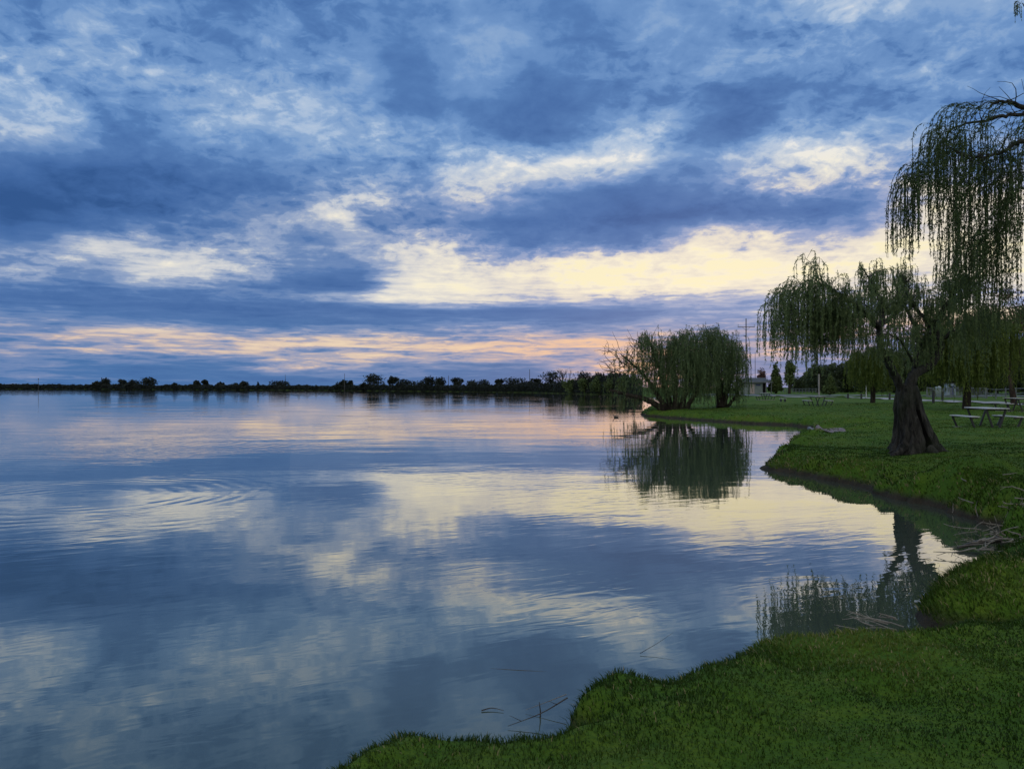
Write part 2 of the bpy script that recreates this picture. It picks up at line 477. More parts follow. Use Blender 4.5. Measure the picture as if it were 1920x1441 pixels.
def ground(x, y, s=None):
    x = np.asarray(x, float); y = np.asarray(y, float); shp = x.shape
    x = x.ravel(); y = y.ravel()
    r = np.hypot(x, y)
    if s is None:
        s = shore_dist(x, y)
    s = s + (0.22 * vnoise(x * 2.1, y * 2.1, 3) + 0.13 * vnoise(x * 5.3, y * 5.3, 4)) * np.clip(r / 6, .6, 1.4) + 0.5 * vnoise(x * .5, y * .5, 12) * sstep(7, 14, r)
    far = sstep(6, 13, r)
    bh = 0.25 + 0.10 * far + (0.12 * vnoise(x * .8, y * .8, 5) + 0.07 * vnoise(x * 2.4, y * 2.4, 6)) * (.5 + .6 * far)
    w = 0.22 + 0.32 * far + (0.25 * (vnoise(x * 1.1, y * 1.1, 7) + .3)) * (.4 + far)
    z = bh * (1 - (1 - np.clip(s / w, 0, 1)) ** 2.2)
    z = z + 0.16 * sstep(.5, 9, s) + 0.20 * sstep(6, 26, s) + 0.12 * sstep(20, 70, s)
    edge = np.exp(-np.clip(s, 0, 50) / 1.6)
    z = z + (s > 0) * np.clip(s / .3, 0, 1) * (edge * (0.34 * vnoise(x * 1.25, y * 1.25, 8) * (.25 + .75 * far) + .12 * vnoise(x * 3.4, y * 3.4, 9)) + 0.035 * vnoise(x * 1.3, y * 1.3, 10) + .02 * vnoise(x * 5, y * 5, 11))
    # grassy hummock beside the small inlet
    g = np.exp(-(((x - 4.55) / 1.05) ** 2 + ((y - 6.5) / .5) ** 2) ** 1.3)
    z = z + (s > 0) * np.clip(s / .12, 0, 1) * g * (0.17 + .14 * vnoise(x * 4, y * 4, 13))
    z = z - (s > 0) * .24 * np.exp(-((y - 5.74 - .10 * (x - 3)) / .13) ** 2) * sstep(2.75, 3.1, x) * sstep(7.5, 5.0, x)
    rx, ry = at(1545, 807, .1)
    g3 = np.exp(-(((x - rx) / 1.1) ** 2 + ((y - ry) / 2.0) ** 2))
    z = np.where(z > .04, .04 + (z - .04) * (1 - .8 * g3), z)
    for (tx_, ty_), h_, r_ in TUSSOCKS:
        z = z + (s > 0) * np.clip(s / .25, 0, 1) * h_ * np.exp(-((x - tx_) ** 2 + (y - ty_) ** 2) / (r_ * r_) * (1 + .5 * vnoise(x * 2, y * 2, 14)))
    g2 = np.exp(-(((x - 8.2) / 1.0) ** 2 + ((y - 12.6) / 1.1) ** 2)) + np.exp(-(((x - 8.0) / .8) ** 2 + ((y - 10.4) / .6) ** 2))
    z = z + (s > 0) * g2 * .10
    z = np.where(s > 0, z, np.maximum(-1.3, .45 * s))
    return z.reshape(shp)


def gz(x, y):
    return float(ground(np.array([x]), np.array([y]))[0])


def build_ground():
    th = np.concatenate([np.arange(-180, -46, 3.0), np.arange(-46, 46, 0.13), np.arange(46, 180, 3.0)])
    th = np.radians(th)
    rr = [0.25]
    while rr[-1] < 6400:
        r = rr[-1]
        rr.append(r * (1.05 if r < 2.8 else 1.0075 if r < 62 else 1.022))
    rr = np.array(rr)
    T, RR = np.meshgrid(th, rr)
    X = RR * np.sin(T); Y = RR * np.cos(T)
    Z = ground(X, Y)
    V = np.stack([X, Y, Z], -1).reshape(-1, 3)
    nr, nt = X.shape
    i = np.arange(nr * nt).reshape(nr, nt)
    j = np.roll(i, -1, 1)
    Q = np.stack([i[:-1], j[:-1], j[1:], i[1:]], -1).reshape(-1, 4)
    zmax = V[Q, 2].max(1)
    Q = Q[zmax > -0.35]
    used = np.unique(Q)
    remap = np.zeros(len(V), np.int64); remap[used] = np.arange(len(used))
    return V[used], remap[Q]


def ground_material():
    m, t, b = material('lawn')
    geo = t.new('ShaderNodeNewGeometry')
    P = geo.outputs['Position']
    a = t.noise(P, 0.45, 4, .55)
    c = t.noise(P, 5.0, 4, .6)
    f = t.noise(P, 38.0, 3, .6)
    base = t.ramp(t.math('MULTIPLY_ADD', c, .45, t.math('MULTIPLY', a, .6)),
                  [(.30, (.040, .092, .009)), (.48, (.068, .138, .011)), (.62, (.108, .168, .016)), (.76, (.15, .16, .034))])
    base = t.mix(t.maprange(f, .35, .65, 0, .6), base, (.032, .078, .007, 1))
    sp = t.new('ShaderNodeSeparateXYZ')
    t.put(sp.inputs[0], P)
    wob = t.math('MULTIPLY_ADD', t.noise(P, 3.0, 3, .6), .16, -.08)
    mud = t.maprange(t.math('ADD', sp.outputs[2], wob), .04, .19, 1, 0, True)
    soil = t.ramp(c, [(.3, (.020, .018, .013)), (.7, (.055, .046, .032))])
    col = t.mix(mud, base, soil)
    t.put(b.inputs['Base Color'], col)
    b.inputs['Roughness'].default_value = .9
    b.inputs['Specular IOR Level'].default_value = .15
    bump = t.new('ShaderNodeBump')
    bump.inputs['Strength'].default_value = .8
    bump.inputs['Distance'].default_value = .03
    t.put(bump.inputs['Height'], t.math('ADD', f, t.math('MULTIPLY', c, 2.0)))
    t.put(b.inputs['Normal'], bump.outputs[0])
    return m


_v, _q = build_ground()
ground_obj = quad_mesh('ground', _v, _q, ground_material(), smooth=True)
tag(ground_obj, kind='structure')


# ------------------------------------------------------------------ grass blades
def tint_material(name, lo, mid, hi, trans=.35, rough=.6, bright=0.0):
    """leaf or blade: colour varies from one leaf to the next, light passes through"""
    m, t, b = material(name)
    at_ = t.new('ShaderNodeAttribute', attribute_name='tint')
    col = t.ramp(at_.outputs['Fac'], [(0, lo), (.5, mid), (1, hi)])
    t.put(b.inputs['Base Color'], col)
    b.inputs['Roughness'].default_value = rough
    b.inputs['Specular IOR Level'].default_value = .2
    tr = t.new('ShaderNodeBsdfTranslucent')
    t.put(tr.inputs['Color'], col)
    mx = t.new('ShaderNodeMixShader')
    mx.inputs[0].default_value = trans
    t.l.new(b.outputs[0], mx.inputs[1])
    t.l.new(tr.outputs[0], mx.inputs[2])
    t.l.new(mx.outputs[0], t.n['Material Output'].inputs[0])
    return m


def build_grass():
    rg = np.random.default_rng(11)
    PX, PY, SC_ = [], [], []
    # (nearest, farthest, blades per square metre)
    for d0, d1, n in ((-1.5, 1.6, 900), (1.6, 3.6, 4200), (3.6, 5.0, 4800), (5.0, 7.5, 3600), (7.5, 12, 1800), (12, 20, 620), (20, 34, 200), (34, 62, 45)):
        x0, x1 = (-3.0 if d0 < 6 else 2), .72 * abs(d1) + 3.6
        k = int((x1 - x0) * (d1 - d0) * n)
        x = rg.uniform(x0, x1, k); y = rg.uniform(d0, d1, k)
        ok = (np.abs(x) < .72 * np.abs(y) + 3.6)
        PX.append(x[ok]); PY.append(y[ok])
    x = np.concatenate(PX); y = np.concatenate(PY)
    s = shore_dist(x, y)
    rx, ry = at(1545, 807, .1)
    ok = (s > -.12) & (np.exp(-(((x - rx) / 1.0) ** 2 + ((y - ry) / 1.9) ** 2)) < .45)
    x, y, s = x[ok], y[ok], s[ok]
    z = ground(x, y, s)
    ok = z > .05 + .05 * rg.random(len(z))
    x, y, z, s = x[ok], y[ok], z[ok], s[ok]
    n = len(x)
    r = np.hypot(x, y)
    clump = vnoise(x * 3.1, y * 3.1, 21) + .6 * vnoise(x * 8, y * 8, 22)
    edge = np.exp(-np.clip(s, 0, 9) / .35)
    edge_far = np.exp(-np.clip(s, 0, 9) / 1.0) * sstep(8, 13, r)
    h = (.018 + .014 * (clump + .3) + .024 * edge + .022 * edge_far) * rg.uniform(.6, 1.35, n)
    h *= 1 + .45 * np.exp(-(((x - 4.3) / 1.1) ** 2 + ((y - 6.5) / .6) ** 2))
    wd = (.0026 + .00055 * np.clip(r - 3, 0, 60)) * rg.uniform(.7, 1.3, n)
    az_ = rg.uniform(0, 2 * np.pi, n)
    lean = rg.uniform(.1, .75, n)
    tx, ty = np.cos(az_) * lean, np.sin(az_) * lean
    # grass at the bank hangs over the edge
    e = 0.05
    gx = (shore_dist(x + e, y) - s) / e; gy = (shore_dist(x, y + e) - s) / e
    tx -= gx * edge * .6; ty -= gy * edge * .6
    B0 = np.stack([x, y, z - .008], -1)
    pa = rg.uniform(0, 2 * np.pi, n)
    side = np.stack([np.cos(pa), np.sin(pa), np.zeros(n)], -1) * wd[:, None]
    mid = B0 + np.stack([tx * h * .35, ty * h * .35, h * .62], -1)
    tip = B0 + np.stack([tx * h * 1.1, ty * h * 1.1, h * (1.0 - .25 * lean)], -1)
    V = np.stack([B0 - side, B0 + side, mid + side * .8, mid - side * .8, tip + side * .12, tip - side * .12], 1).reshape(-1, 3)
    i = np.arange(n)[:, None] * 6
    Q = np.concatenate([i + np.array([[0, 1, 2, 3]]), i + np.array([[3, 2, 4, 5]])], 0)
    patch = vnoise(x * .8, y * .8, 31) + .5 * vnoise(x * 2.3, y * 2.3, 32)
    tint = np.clip(.36 + 1.0 * patch + rg.normal(0, .13, n), 0, .82)
    hum = np.exp(-(((x - 4.3) / 1.1) ** 2 + ((y - 6.5) / .6) ** 2))
    dry = rg.random(n) < (.012 + .05 * edge + .10 * hum + .10 * edge_far * sstep(.5, .1, s) + .05 * (patch > .22))
    tint[dry] = 1
    return V, Q, np.repeat(tint, 6)


def grass_material():
    m = tint_material('grass_blade', (.022, .054, .006), (.052, .098, .010), (.30, .26, .12), .35, .55)
    cr = m.node_tree.nodes['Color Ramp'].color_ramp
    e = cr.elements.new(.82); e.color = (.120, .165, .024, 1)
    return m


_v, _q, _t = build_grass()
grass = quad_mesh('grass', _v, _q, grass_material(), tint=_t)
tag(grass, 'short dark green lawn grass growing to the water edge', 'grass', kind='stuff')
print('grass faces', len(_q))

# ------------------------------------------------------------------ trees
def tube_quads(paths, sides=6):
    """paths: list of (points (k,3), radii (k,)) -> one vertex and quad array"""
    VV, QQ, n0 = [], [], 0
    for pts, rad in paths:
        pts = np.asarray(pts, float); rad = np.asarray(rad, float)
        k = len(pts)
        tan = np.gradient(pts, axis=0)
        tan /= np.linalg.norm(tan, axis=1)[:, None] + 1e-9
        ref = np.where(np.abs(tan[:, 2:3]) > .9, np.array([[1., 0, 0]]), np.array([[0, 0, 1.]]))
        if (np.abs(tan[:, 2]) > .9).any():
            ref = np.repeat(np.array([[.35, -.9, .1]]), k, 0)
        u = np.cross(ref, tan); u /= np.linalg.norm(u, axis=1)[:, None] + 1e-9
        v = np.cross(tan, u)
        a = np.arange(sides) * 2 * np.pi / sides
        ring = pts[:, None, :] + rad[:, None, None] * (np.cos(a)[None, :, None] * u[:, None, :] + np.sin(a)[None, :, None] * v[:, None, :])
        VV.append(ring.reshape(-1, 3))
        i = np.arange(k * sides).reshape(k, sides) + n0
        j = np.roll(i, -1, 1)
        QQ.append(np.stack([i[:-1], j[:-1], j[1:], i[1:]], -1).reshape(-1, 4))
        n0 += k * sides
    return np.concatenate(VV), np.concatenate(QQ)


def smooth_path(pts, n=10):
    """Catmull-Rom through a few control points"""
    P = np.asarray(pts, float)
    P = np.vstack([2 * P[0] - P[1], P, 2 * P[-1] - P[-2]])
    out = []
    for i in range(1, len(P) - 2):
        for t in np.linspace(0, 1, n, endpoint=False):
            a, b, c, d = P[i - 1], P[i], P[i + 1], P[i + 2]
            out.append(.5 * (2 * b + (c - a) * t + (2 * a - 5 * b + 4 * c - d) * t * t + (3 * b - a - 3 * c + d) * t ** 3))
    out.append(P[-2])
    return np.array(out)


def strands(rg, P0, D0, L, K=14, droop=2.2, wob=.05):
    """shoots that leave P0 along D0 and arch over to hang straight down"""
    n = len(P0)
    D = D0 / (np.linalg.norm(D0, axis=1)[:, None] + 1e-9)
    pts = [P0]
    step = (L / K)[:, None]
    down = np.array([[0, 0, -1.0]])
    drift = rg.normal(0, wob, (n, 3)); drift[:, 2] = 0
    for k in range(K):
        t = (k + .5) / K
        w = np.minimum(1, droop * t)[:, None] if isinstance(droop, np.ndarray) else min(1, droop * t)
        d = D * (1 - w) + down * w + drift + rg.normal(0, wob * .5, (n, 3))
        d /= np.linalg.norm(d, axis=1)[:, None] + 1e-9
        pts.append(pts[-1] + d * step)
    return np.stack(pts, 1)


def leaves_on(rg, S, L, per_m, size, width, start=.12, spread=.55):
    """narrow leaves along strands S (n,K+1,3)"""
    n, K1, _ = S.shape
    cnt = np.maximum(2, (L * per_m).astype(int))
    idx = np.repeat(np.arange(n), cnt)
    t = start + (1 - start) * rg.random(len(idx))
    f = t * (K1 - 1); k = np.minimum(f.astype(int), K1 - 2); f = (f - k)[:, None]
    a = S[idx, k]; b = S[idx, k + 1]
    p = a * (1 - f) + b * f
    tan = b - a; tan /= np.linalg.norm(tan, axis=1)[:, None] + 1e-9
    d = tan + rg.normal(0, spread, p.shape) + np.array([[0, 0, -.35]])
    d /= np.linalg.norm(d, axis=1)[:, None]
    sd_ = np.cross(d, rg.normal(0, 1, p.shape)); sd_ /= np.linalg.norm(sd_, axis=1)[:, None] + 1e-9
    ln = size * rg.uniform(.6, 1.25, len(p))[:, None]
    wd = width * rg.uniform(.7, 1.25, len(p))[:, None]
    V = np.stack([p, p + d * ln * .45 + sd_ * wd, p + d * ln, p + d * ln * .45 - sd_ * wd], 1).reshape(-1, 3)
    Q = np.arange(len(p) * 4).reshape(-1, 4)
    tint = np.repeat(np.clip(.5 + .12 * rg.normal(0, 1, n)[idx] + rg.normal(0, .15, len(p)), 0, 1), 4)
    return V, Q, tint


def merge(*parts):
    VV, QQ, TT, n = [], [], [], 0
    for V, Q, T in parts:
        VV.append(V); QQ.append(np.asarray(Q) + n); TT.append(T); n += len(V)
    return np.concatenate(VV), np.concatenate(QQ), np.concatenate(TT)


def bark_material(name, dark, light, scale=6.0, stretch=.22):
    m, t, b = material(name)
    tcn = t.new('ShaderNodeTexCoord')
    P = t.vec('MULTIPLY', tcn.outputs['Object'], (1, 1, stretch))
    n = t.noise(P, scale, 6, .65, .6)
    n2 = t.noise(tcn.outputs['Object'], 1.6, 3, .5)
    col = t.ramp(n, [(.36, dark), (.62, light)])
    col = t.mix(t.maprange(n2, .45, .7, 0, .45), col, (.030, .045, .022, 1))   # lichen
    t.put(b.inputs['Base Color'], col)
    b.inputs['Roughness'].default_value = .95
    b.inputs['Specular IOR Level'].default_value = .1
    bp = t.new('ShaderNodeBump')
    bp.inputs['Strength'].default_value = 1.0
    bp.inputs['Distance'].default_value = .10
    t.put(bp.inputs['Height'], n)
    t.put(b.inputs['Normal'], bp.outputs[0])
    return m


BARK = bark_material('willow_bark', (.014, .014, .014), (.075, .072, .066), 9.0)
CHAR = bark_material('charred_wood', (.004, .004, .004), (.012, .011, .011), 9.0)
BARK_FAR = bark_material('dark_bark', (.02, .017, .014), (.06, .05, .04), 3.0)
LEAF_WILLOW = tint_material('willow_leaf', (0.095, 0.142, 0.061), (0.155, 0.216, 0.088), (0.236, 0.297, 0.115), .40)
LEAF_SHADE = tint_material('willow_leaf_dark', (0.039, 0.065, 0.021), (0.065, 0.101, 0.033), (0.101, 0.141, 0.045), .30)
LEAF_LAKE = tint_material('lake_willow_leaf', (0.070, 0.113, 0.049), (0.115, 0.169, 0.068), (0.176, 0.230, 0.092), .35)
LEAF_LIME = tint_material('young_willow_leaf', (0.078, 0.117, 0.023), (0.124, 0.176, 0.034), (0.182, 0.227, 0.047), .40)
LEAF_DARK = tint_material('evergreen_leaf', (0.023, 0.036, 0.016), (0.039, 0.057, 0.023), (0.065, 0.086, 0.034), .15)
LEAF_MID = tint_material('park_tree_leaf', (0.050, 0.078, 0.025), (0.081, 0.118, 0.036), (0.119, 0.161, 0.050), .2)
LEAF_RED = tint_material('russet_twig', (.060, .032, .028), (.100, .055, .045), (.150, .085, .065), .2)
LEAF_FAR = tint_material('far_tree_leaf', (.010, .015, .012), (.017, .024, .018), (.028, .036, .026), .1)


def twig_quads(S, r0, r1, sides=3):
    n, K1, _ = S.shape
    rad = np.linspace(r0, r1, K1)
    a = np.arange(sides) * 2 * np.pi / sides
    off = np.stack([np.cos(a), np.sin(a), 0 * a], -1)
    V = (S[:, :, None, :] + rad[None, :, None, None] * off[None, None]).reshape(-1, 3)
    i = np.arange(n * K1 * sides).reshape(n, K1, sides)
    j = np.roll(i, -1, 2)
    Q = np.stack([i[:, :-1], j[:, :-1], j[:, 1:], i[:, 1:]], -1).reshape(-1, 4)
    return V, Q


def branchlets(rg, path, n, spread, length, up=.3, t0=.3, r=.012):
    """side branches leaving a limb; returns list of paths and their tips"""
    out = []
    k = len(path)
    for _ in range(n):
        i = int(rg.uniform(t0, 1) * (k - 1))
        i = min(i, k - 2)
        tan = path[i + 1] - path[i]; tan /= np.linalg.norm(tan) + 1e-9
        d = tan * .5 + rg.normal(0, spread, 3); d[2] += up
        d /= np.linalg.norm(d)
        L = length * rg.uniform(.5, 1.2)
        p = [path[i]]
        for s in range(5):
            d = d + rg.normal(0, .16, 3); d[2] -= .05 * s
            d /= np.linalg.norm(d)
            p.append(p[-1] + d * L / 5)
        out.append((np.array(p), np.linspace(r, r * .3, 6)))
    return out


# ---- the old willow on the promontory
def old_willow():
    rg = np.random.default_rng(5)
    D = 18.2
    bx, by, _ = atd(1712, 838, D)
    root = empty('willow_tree', (bx, by, gz(bx, by) - .05))
    base = np.array(root.location)
    def w(px, py, dd=0.0):
        return np.array(atd(px, py, D + dd)) - base
    # trunk: fluted, flaring, with a burnt hollow facing the lake
    hs = np.linspace(0, 1, 40)
    ht = w(1700, 722)[2]
    cx = np.interp(hs, [0, .3, .7, 1], [.02, .02, w(1702, 770)[0], w(1702, 735)[0]])
    NS = 132
    V = []
    for h, c in zip(hs, cx):
        r = np.interp(h, [0, .06, .2, .45, .75, .9, 1], [.62, .53, .45, .37, .30, .255, .20])
        for s in range(NS):
            a = 2 * math.pi * s / NS
            fl = 1 + (.10 * math.sin(5 * a + 1.0 + h * .8) + .06 * math.sin(9 * a + 2 * h) + .04 * math.sin(17 * a - h * 3)) * (1.7 - 1.4 * h)
            fl += .22 * float(vnoise(np.array([math.cos(a) * 1.6 + 9]), np.array([math.sin(a) * 1.6 + h * 4]), 3)[0]) + .09 * float(vnoise(np.array([a * 9]), np.array([h * 12]), 4)[0])
            # right buttress, lower than the rest
            da = math.atan2(math.sin(a + .42), math.cos(a + .42))
            fl += .34 * math.exp(-(da / .45) ** 2) * float(sstep(.62, .12, h)) if h < .62 else 0
            # hollow
            dh = math.atan2(math.sin(a + math.pi / 2 - .30), math.cos(a + math.pi / 2 - .30))
            fl -= .66 * math.exp(-(dh / .15) ** 4) * float(sstep(.02, .10, h)) * float(1 - sstep(.55, .85, h))
            V.append((c + math.cos(a) * r * fl, math.sin(a) * r * fl * .92, h * ht - .10 * (1 - h)))
    V = np.array(V)
    i = np.arange(40 * NS).reshape(40, NS); j = np.roll(i, -1, 1)
    Q = np.stack([i[:-1], j[:-1], j[1:], i[1:]], -1).reshape(-1, 4)
    limbs = []
    def limb(ctrl, r0, r1, n=8):
        p = smooth_path(ctrl, n)
        p += rg.normal(0, .012, p.shape)
        limbs.append((p, np.linspace(r0, r1, len(p))))
        return p
    A = limb([w(1698, 752, .05), w(1690, 727), w(1672, 690, -.2), w(1652, 654, -.4), w(1649, 613, -.5)], .12, .065)
    A1 = limb([w(1649, 615, -.5), w(1626, 590, -.8), w(1596, 567, -1.1), w(1566, 546, -1.4), w(1535, 530, -1.6)], .075, .02)
    A2 = limb([w(1626, 592, -.8), w(1600, 590, -1.0), w(1566, 586, -1.3), w(1528, 587, -1.5), w(1490, 578, -1.7)], .042, .012)
    A3 = limb([w(1649, 615, -.5), w(1656, 580, -.2), w(1640, 540, .3), w(1620, 505, .6)], .06, .015)
    A4 = limb([w(1652, 610, -.5), w(1682, 586, .2), w(1700, 560, .8), w(1705, 520, 1.3)], .05, .015)
    B = limb([w(1704, 750, .05), w(1712, 706), w(1735, 690, .2), w(1755, 671, .3), w(1764, 637, .4), w(1745, 607, .5), w(1720, 581, .6), w(1700, 548, .8)], .13, .03)
    B1 = limb([w(1762, 640, .4), w(1796, 616, .2), w(1840, 596, .1), w(1880, 585, 0)], .055, .015)
    B2 = limb([w(1748, 612, .5), w(1775, 570, .2), w(1800, 535, -.2), w(1820, 510, -.4)], .05, .014)
    Cc = limb([w(1706, 748, .1), w(1714, 700, .4), w(1722, 645, .7), w(1716, 610, 1.0), w(1690, 560, 1.4), w(1676, 520, 1.6)], .10, .02)
    C1 = limb([w(1722, 650, .7), w(1745, 622, 1.2), w(1770, 590, 1.6), w(1785, 550, 1.9)], .05, .014)
    C2 = limb([w(1716, 690, .3), w(1690, 640, -.5), w(1668, 628, -1.0), w(1630, 626, -1.4)], .03, .01)
    for k in range(8):                            # surface roots running into the turf
        a = 2 * math.pi * k / 8 + rg.uniform(-.3, .3)
        r0 = .50; rl = rg.uniform(.25, .55)
        q = [np.array([.02 + math.cos(a + .25 * t_ * rg.normal()) * (r0 + rl * t_), math.sin(a) * (r0 + rl * t_) * .92, .16 * (1 - t_) ** 2 + .01 - .05 * t_]) for t_ in (0, .35, .7, 1)]
        limbs.append((smooth_path(q, 5), np.linspace(.12, .03, 16)))
    subs = []
    for p, n, l, up in ((A1, 26, .75, .02), (A2, 14, .6, -.05), (A3, 18, .6, .12), (A4, 16, .7, .2), (B, 14, .9, .3), (B1, 16, .8, .15), (B2, 18, .9, .3), (Cc, 18, 1.0, .35), (C1, 16, .9, .3), (C2, 8, .6, .1)):
        subs += branchlets(rg, p, n, .55, l, up)
    v2, q2 = tube_quads(limbs, 8)
    v3, q3 = tube_quads(subs, 4)
    T = lambda v: np.zeros(len(v))
    Vt, Qt, _ = merge((V, Q, T(V)), (v2, q2, T(v2)), (v3, q3, T(v3)))
    tr = quad_mesh('trunk', Vt, Qt, BARK, root, smooth=True)
    tr.data.materials.append(CHAR)
    for f in range(39 * NS):                      # burnt inside of the hollow
        s, h = f % NS, f // NS / 39
        a = 2 * math.pi * s / NS
        if abs(math.atan2(math.sin(a + math.pi / 2 - .30), math.cos(a + math.pi / 2 - .30))) < .17 and .06 < h < .66:
            tr.data.polygons[f].material_index = 1
    # hanging shoots
    P0, D0, L = [], [], []
    for p, _ in subs + [(A1, 0), (A2, 0), (A3, 0), (B1, 0), (B2, 0)]:
        nn = 14 if len(p) == 6 else 30
        for _k in range(nn):
            t = rg.uniform(.25, 1) * (len(p) - 1); k = min(int(t), len(p) - 2)
            q = p[k] + (p[k + 1] - p[k]) * (t - k)
            P0.append(q)
            d = (p[k + 1] - p[k]); d = d / (np.linalg.norm(d) + 1e-9) * .6 + rg.normal(0, .45, 3)
            d[2] += .10
            D0.append(d)
            px = 1712 + (q[0]) * F / D
            Lq = rg.uniform(.35, 1.0) * (1.35 if px < 1560 else .85 if px < 1680 else .75)
            L.append(Lq * rg.uniform(.6, 1.1))
    # the long curtain over the water's edge and the separate tassels beside it
    for (px, py, n, lo, hi_, dd) in ((1455, 575, 16, .7, 1.35, -1.6), (1468, 555, 26, .8, 1.6, -1.7), (1485, 545, 40, .8, 1.9, -1.6), (1503, 540, 44, .8, 2.1, -1.5), (1520, 540, 40, .8, 1.9, -1.4),
                                    (1560, 588, 20, .5, 1.1, -1.3), (1570, 590, 20, .5, 1.3, -1.2), (1588, 592, 26, .6, 1.1, -1.1), (1598, 592, 22, .6, 1.35, -1.0), (1618, 590, 24, .5, 1.2, -.9), (1632, 620, 14, .3, .7, -1.2),
                                    (1655, 640, 12, .4, .8, -1), (1730, 610, 26, .5, 1.2, .4), (1775, 600, 26, .5, 1.2, .2), (1812, 600, 24, .5, 1.2, .1)):
        for _k in range(n):
            P0.append(w(px + rg.normal(0, 6), py + rg.normal(0, 7), dd + rg.normal(0, .35)))
            D0.append(np.array([rg.normal(-.25, .4), rg.normal(0, .4), rg.uniform(-.3, .5)]))
            L.append(rg.uniform(lo, hi_))
    P0, D0, L = np.array(P0), np.array(D0), np.array(L)
    S = strands(rg, P0, D0, L, 12, 2.4, .05)
    sv, sq = twig_quads(S, .005, .002)
    lv, lq, lt = leaves_on(rg, S, L, 60, .065, .0078)
    V, Q, Tn = merge((sv, sq, np.full(len(sv), .1)), (lv, lq, lt))
    quad_mesh('crown', V, Q, LEAF_WILLOW, root, Tn)
    tag(root, 'old weeping willow with thick hollow flared trunk on the grassy promontory', 'tree')


old_willow()


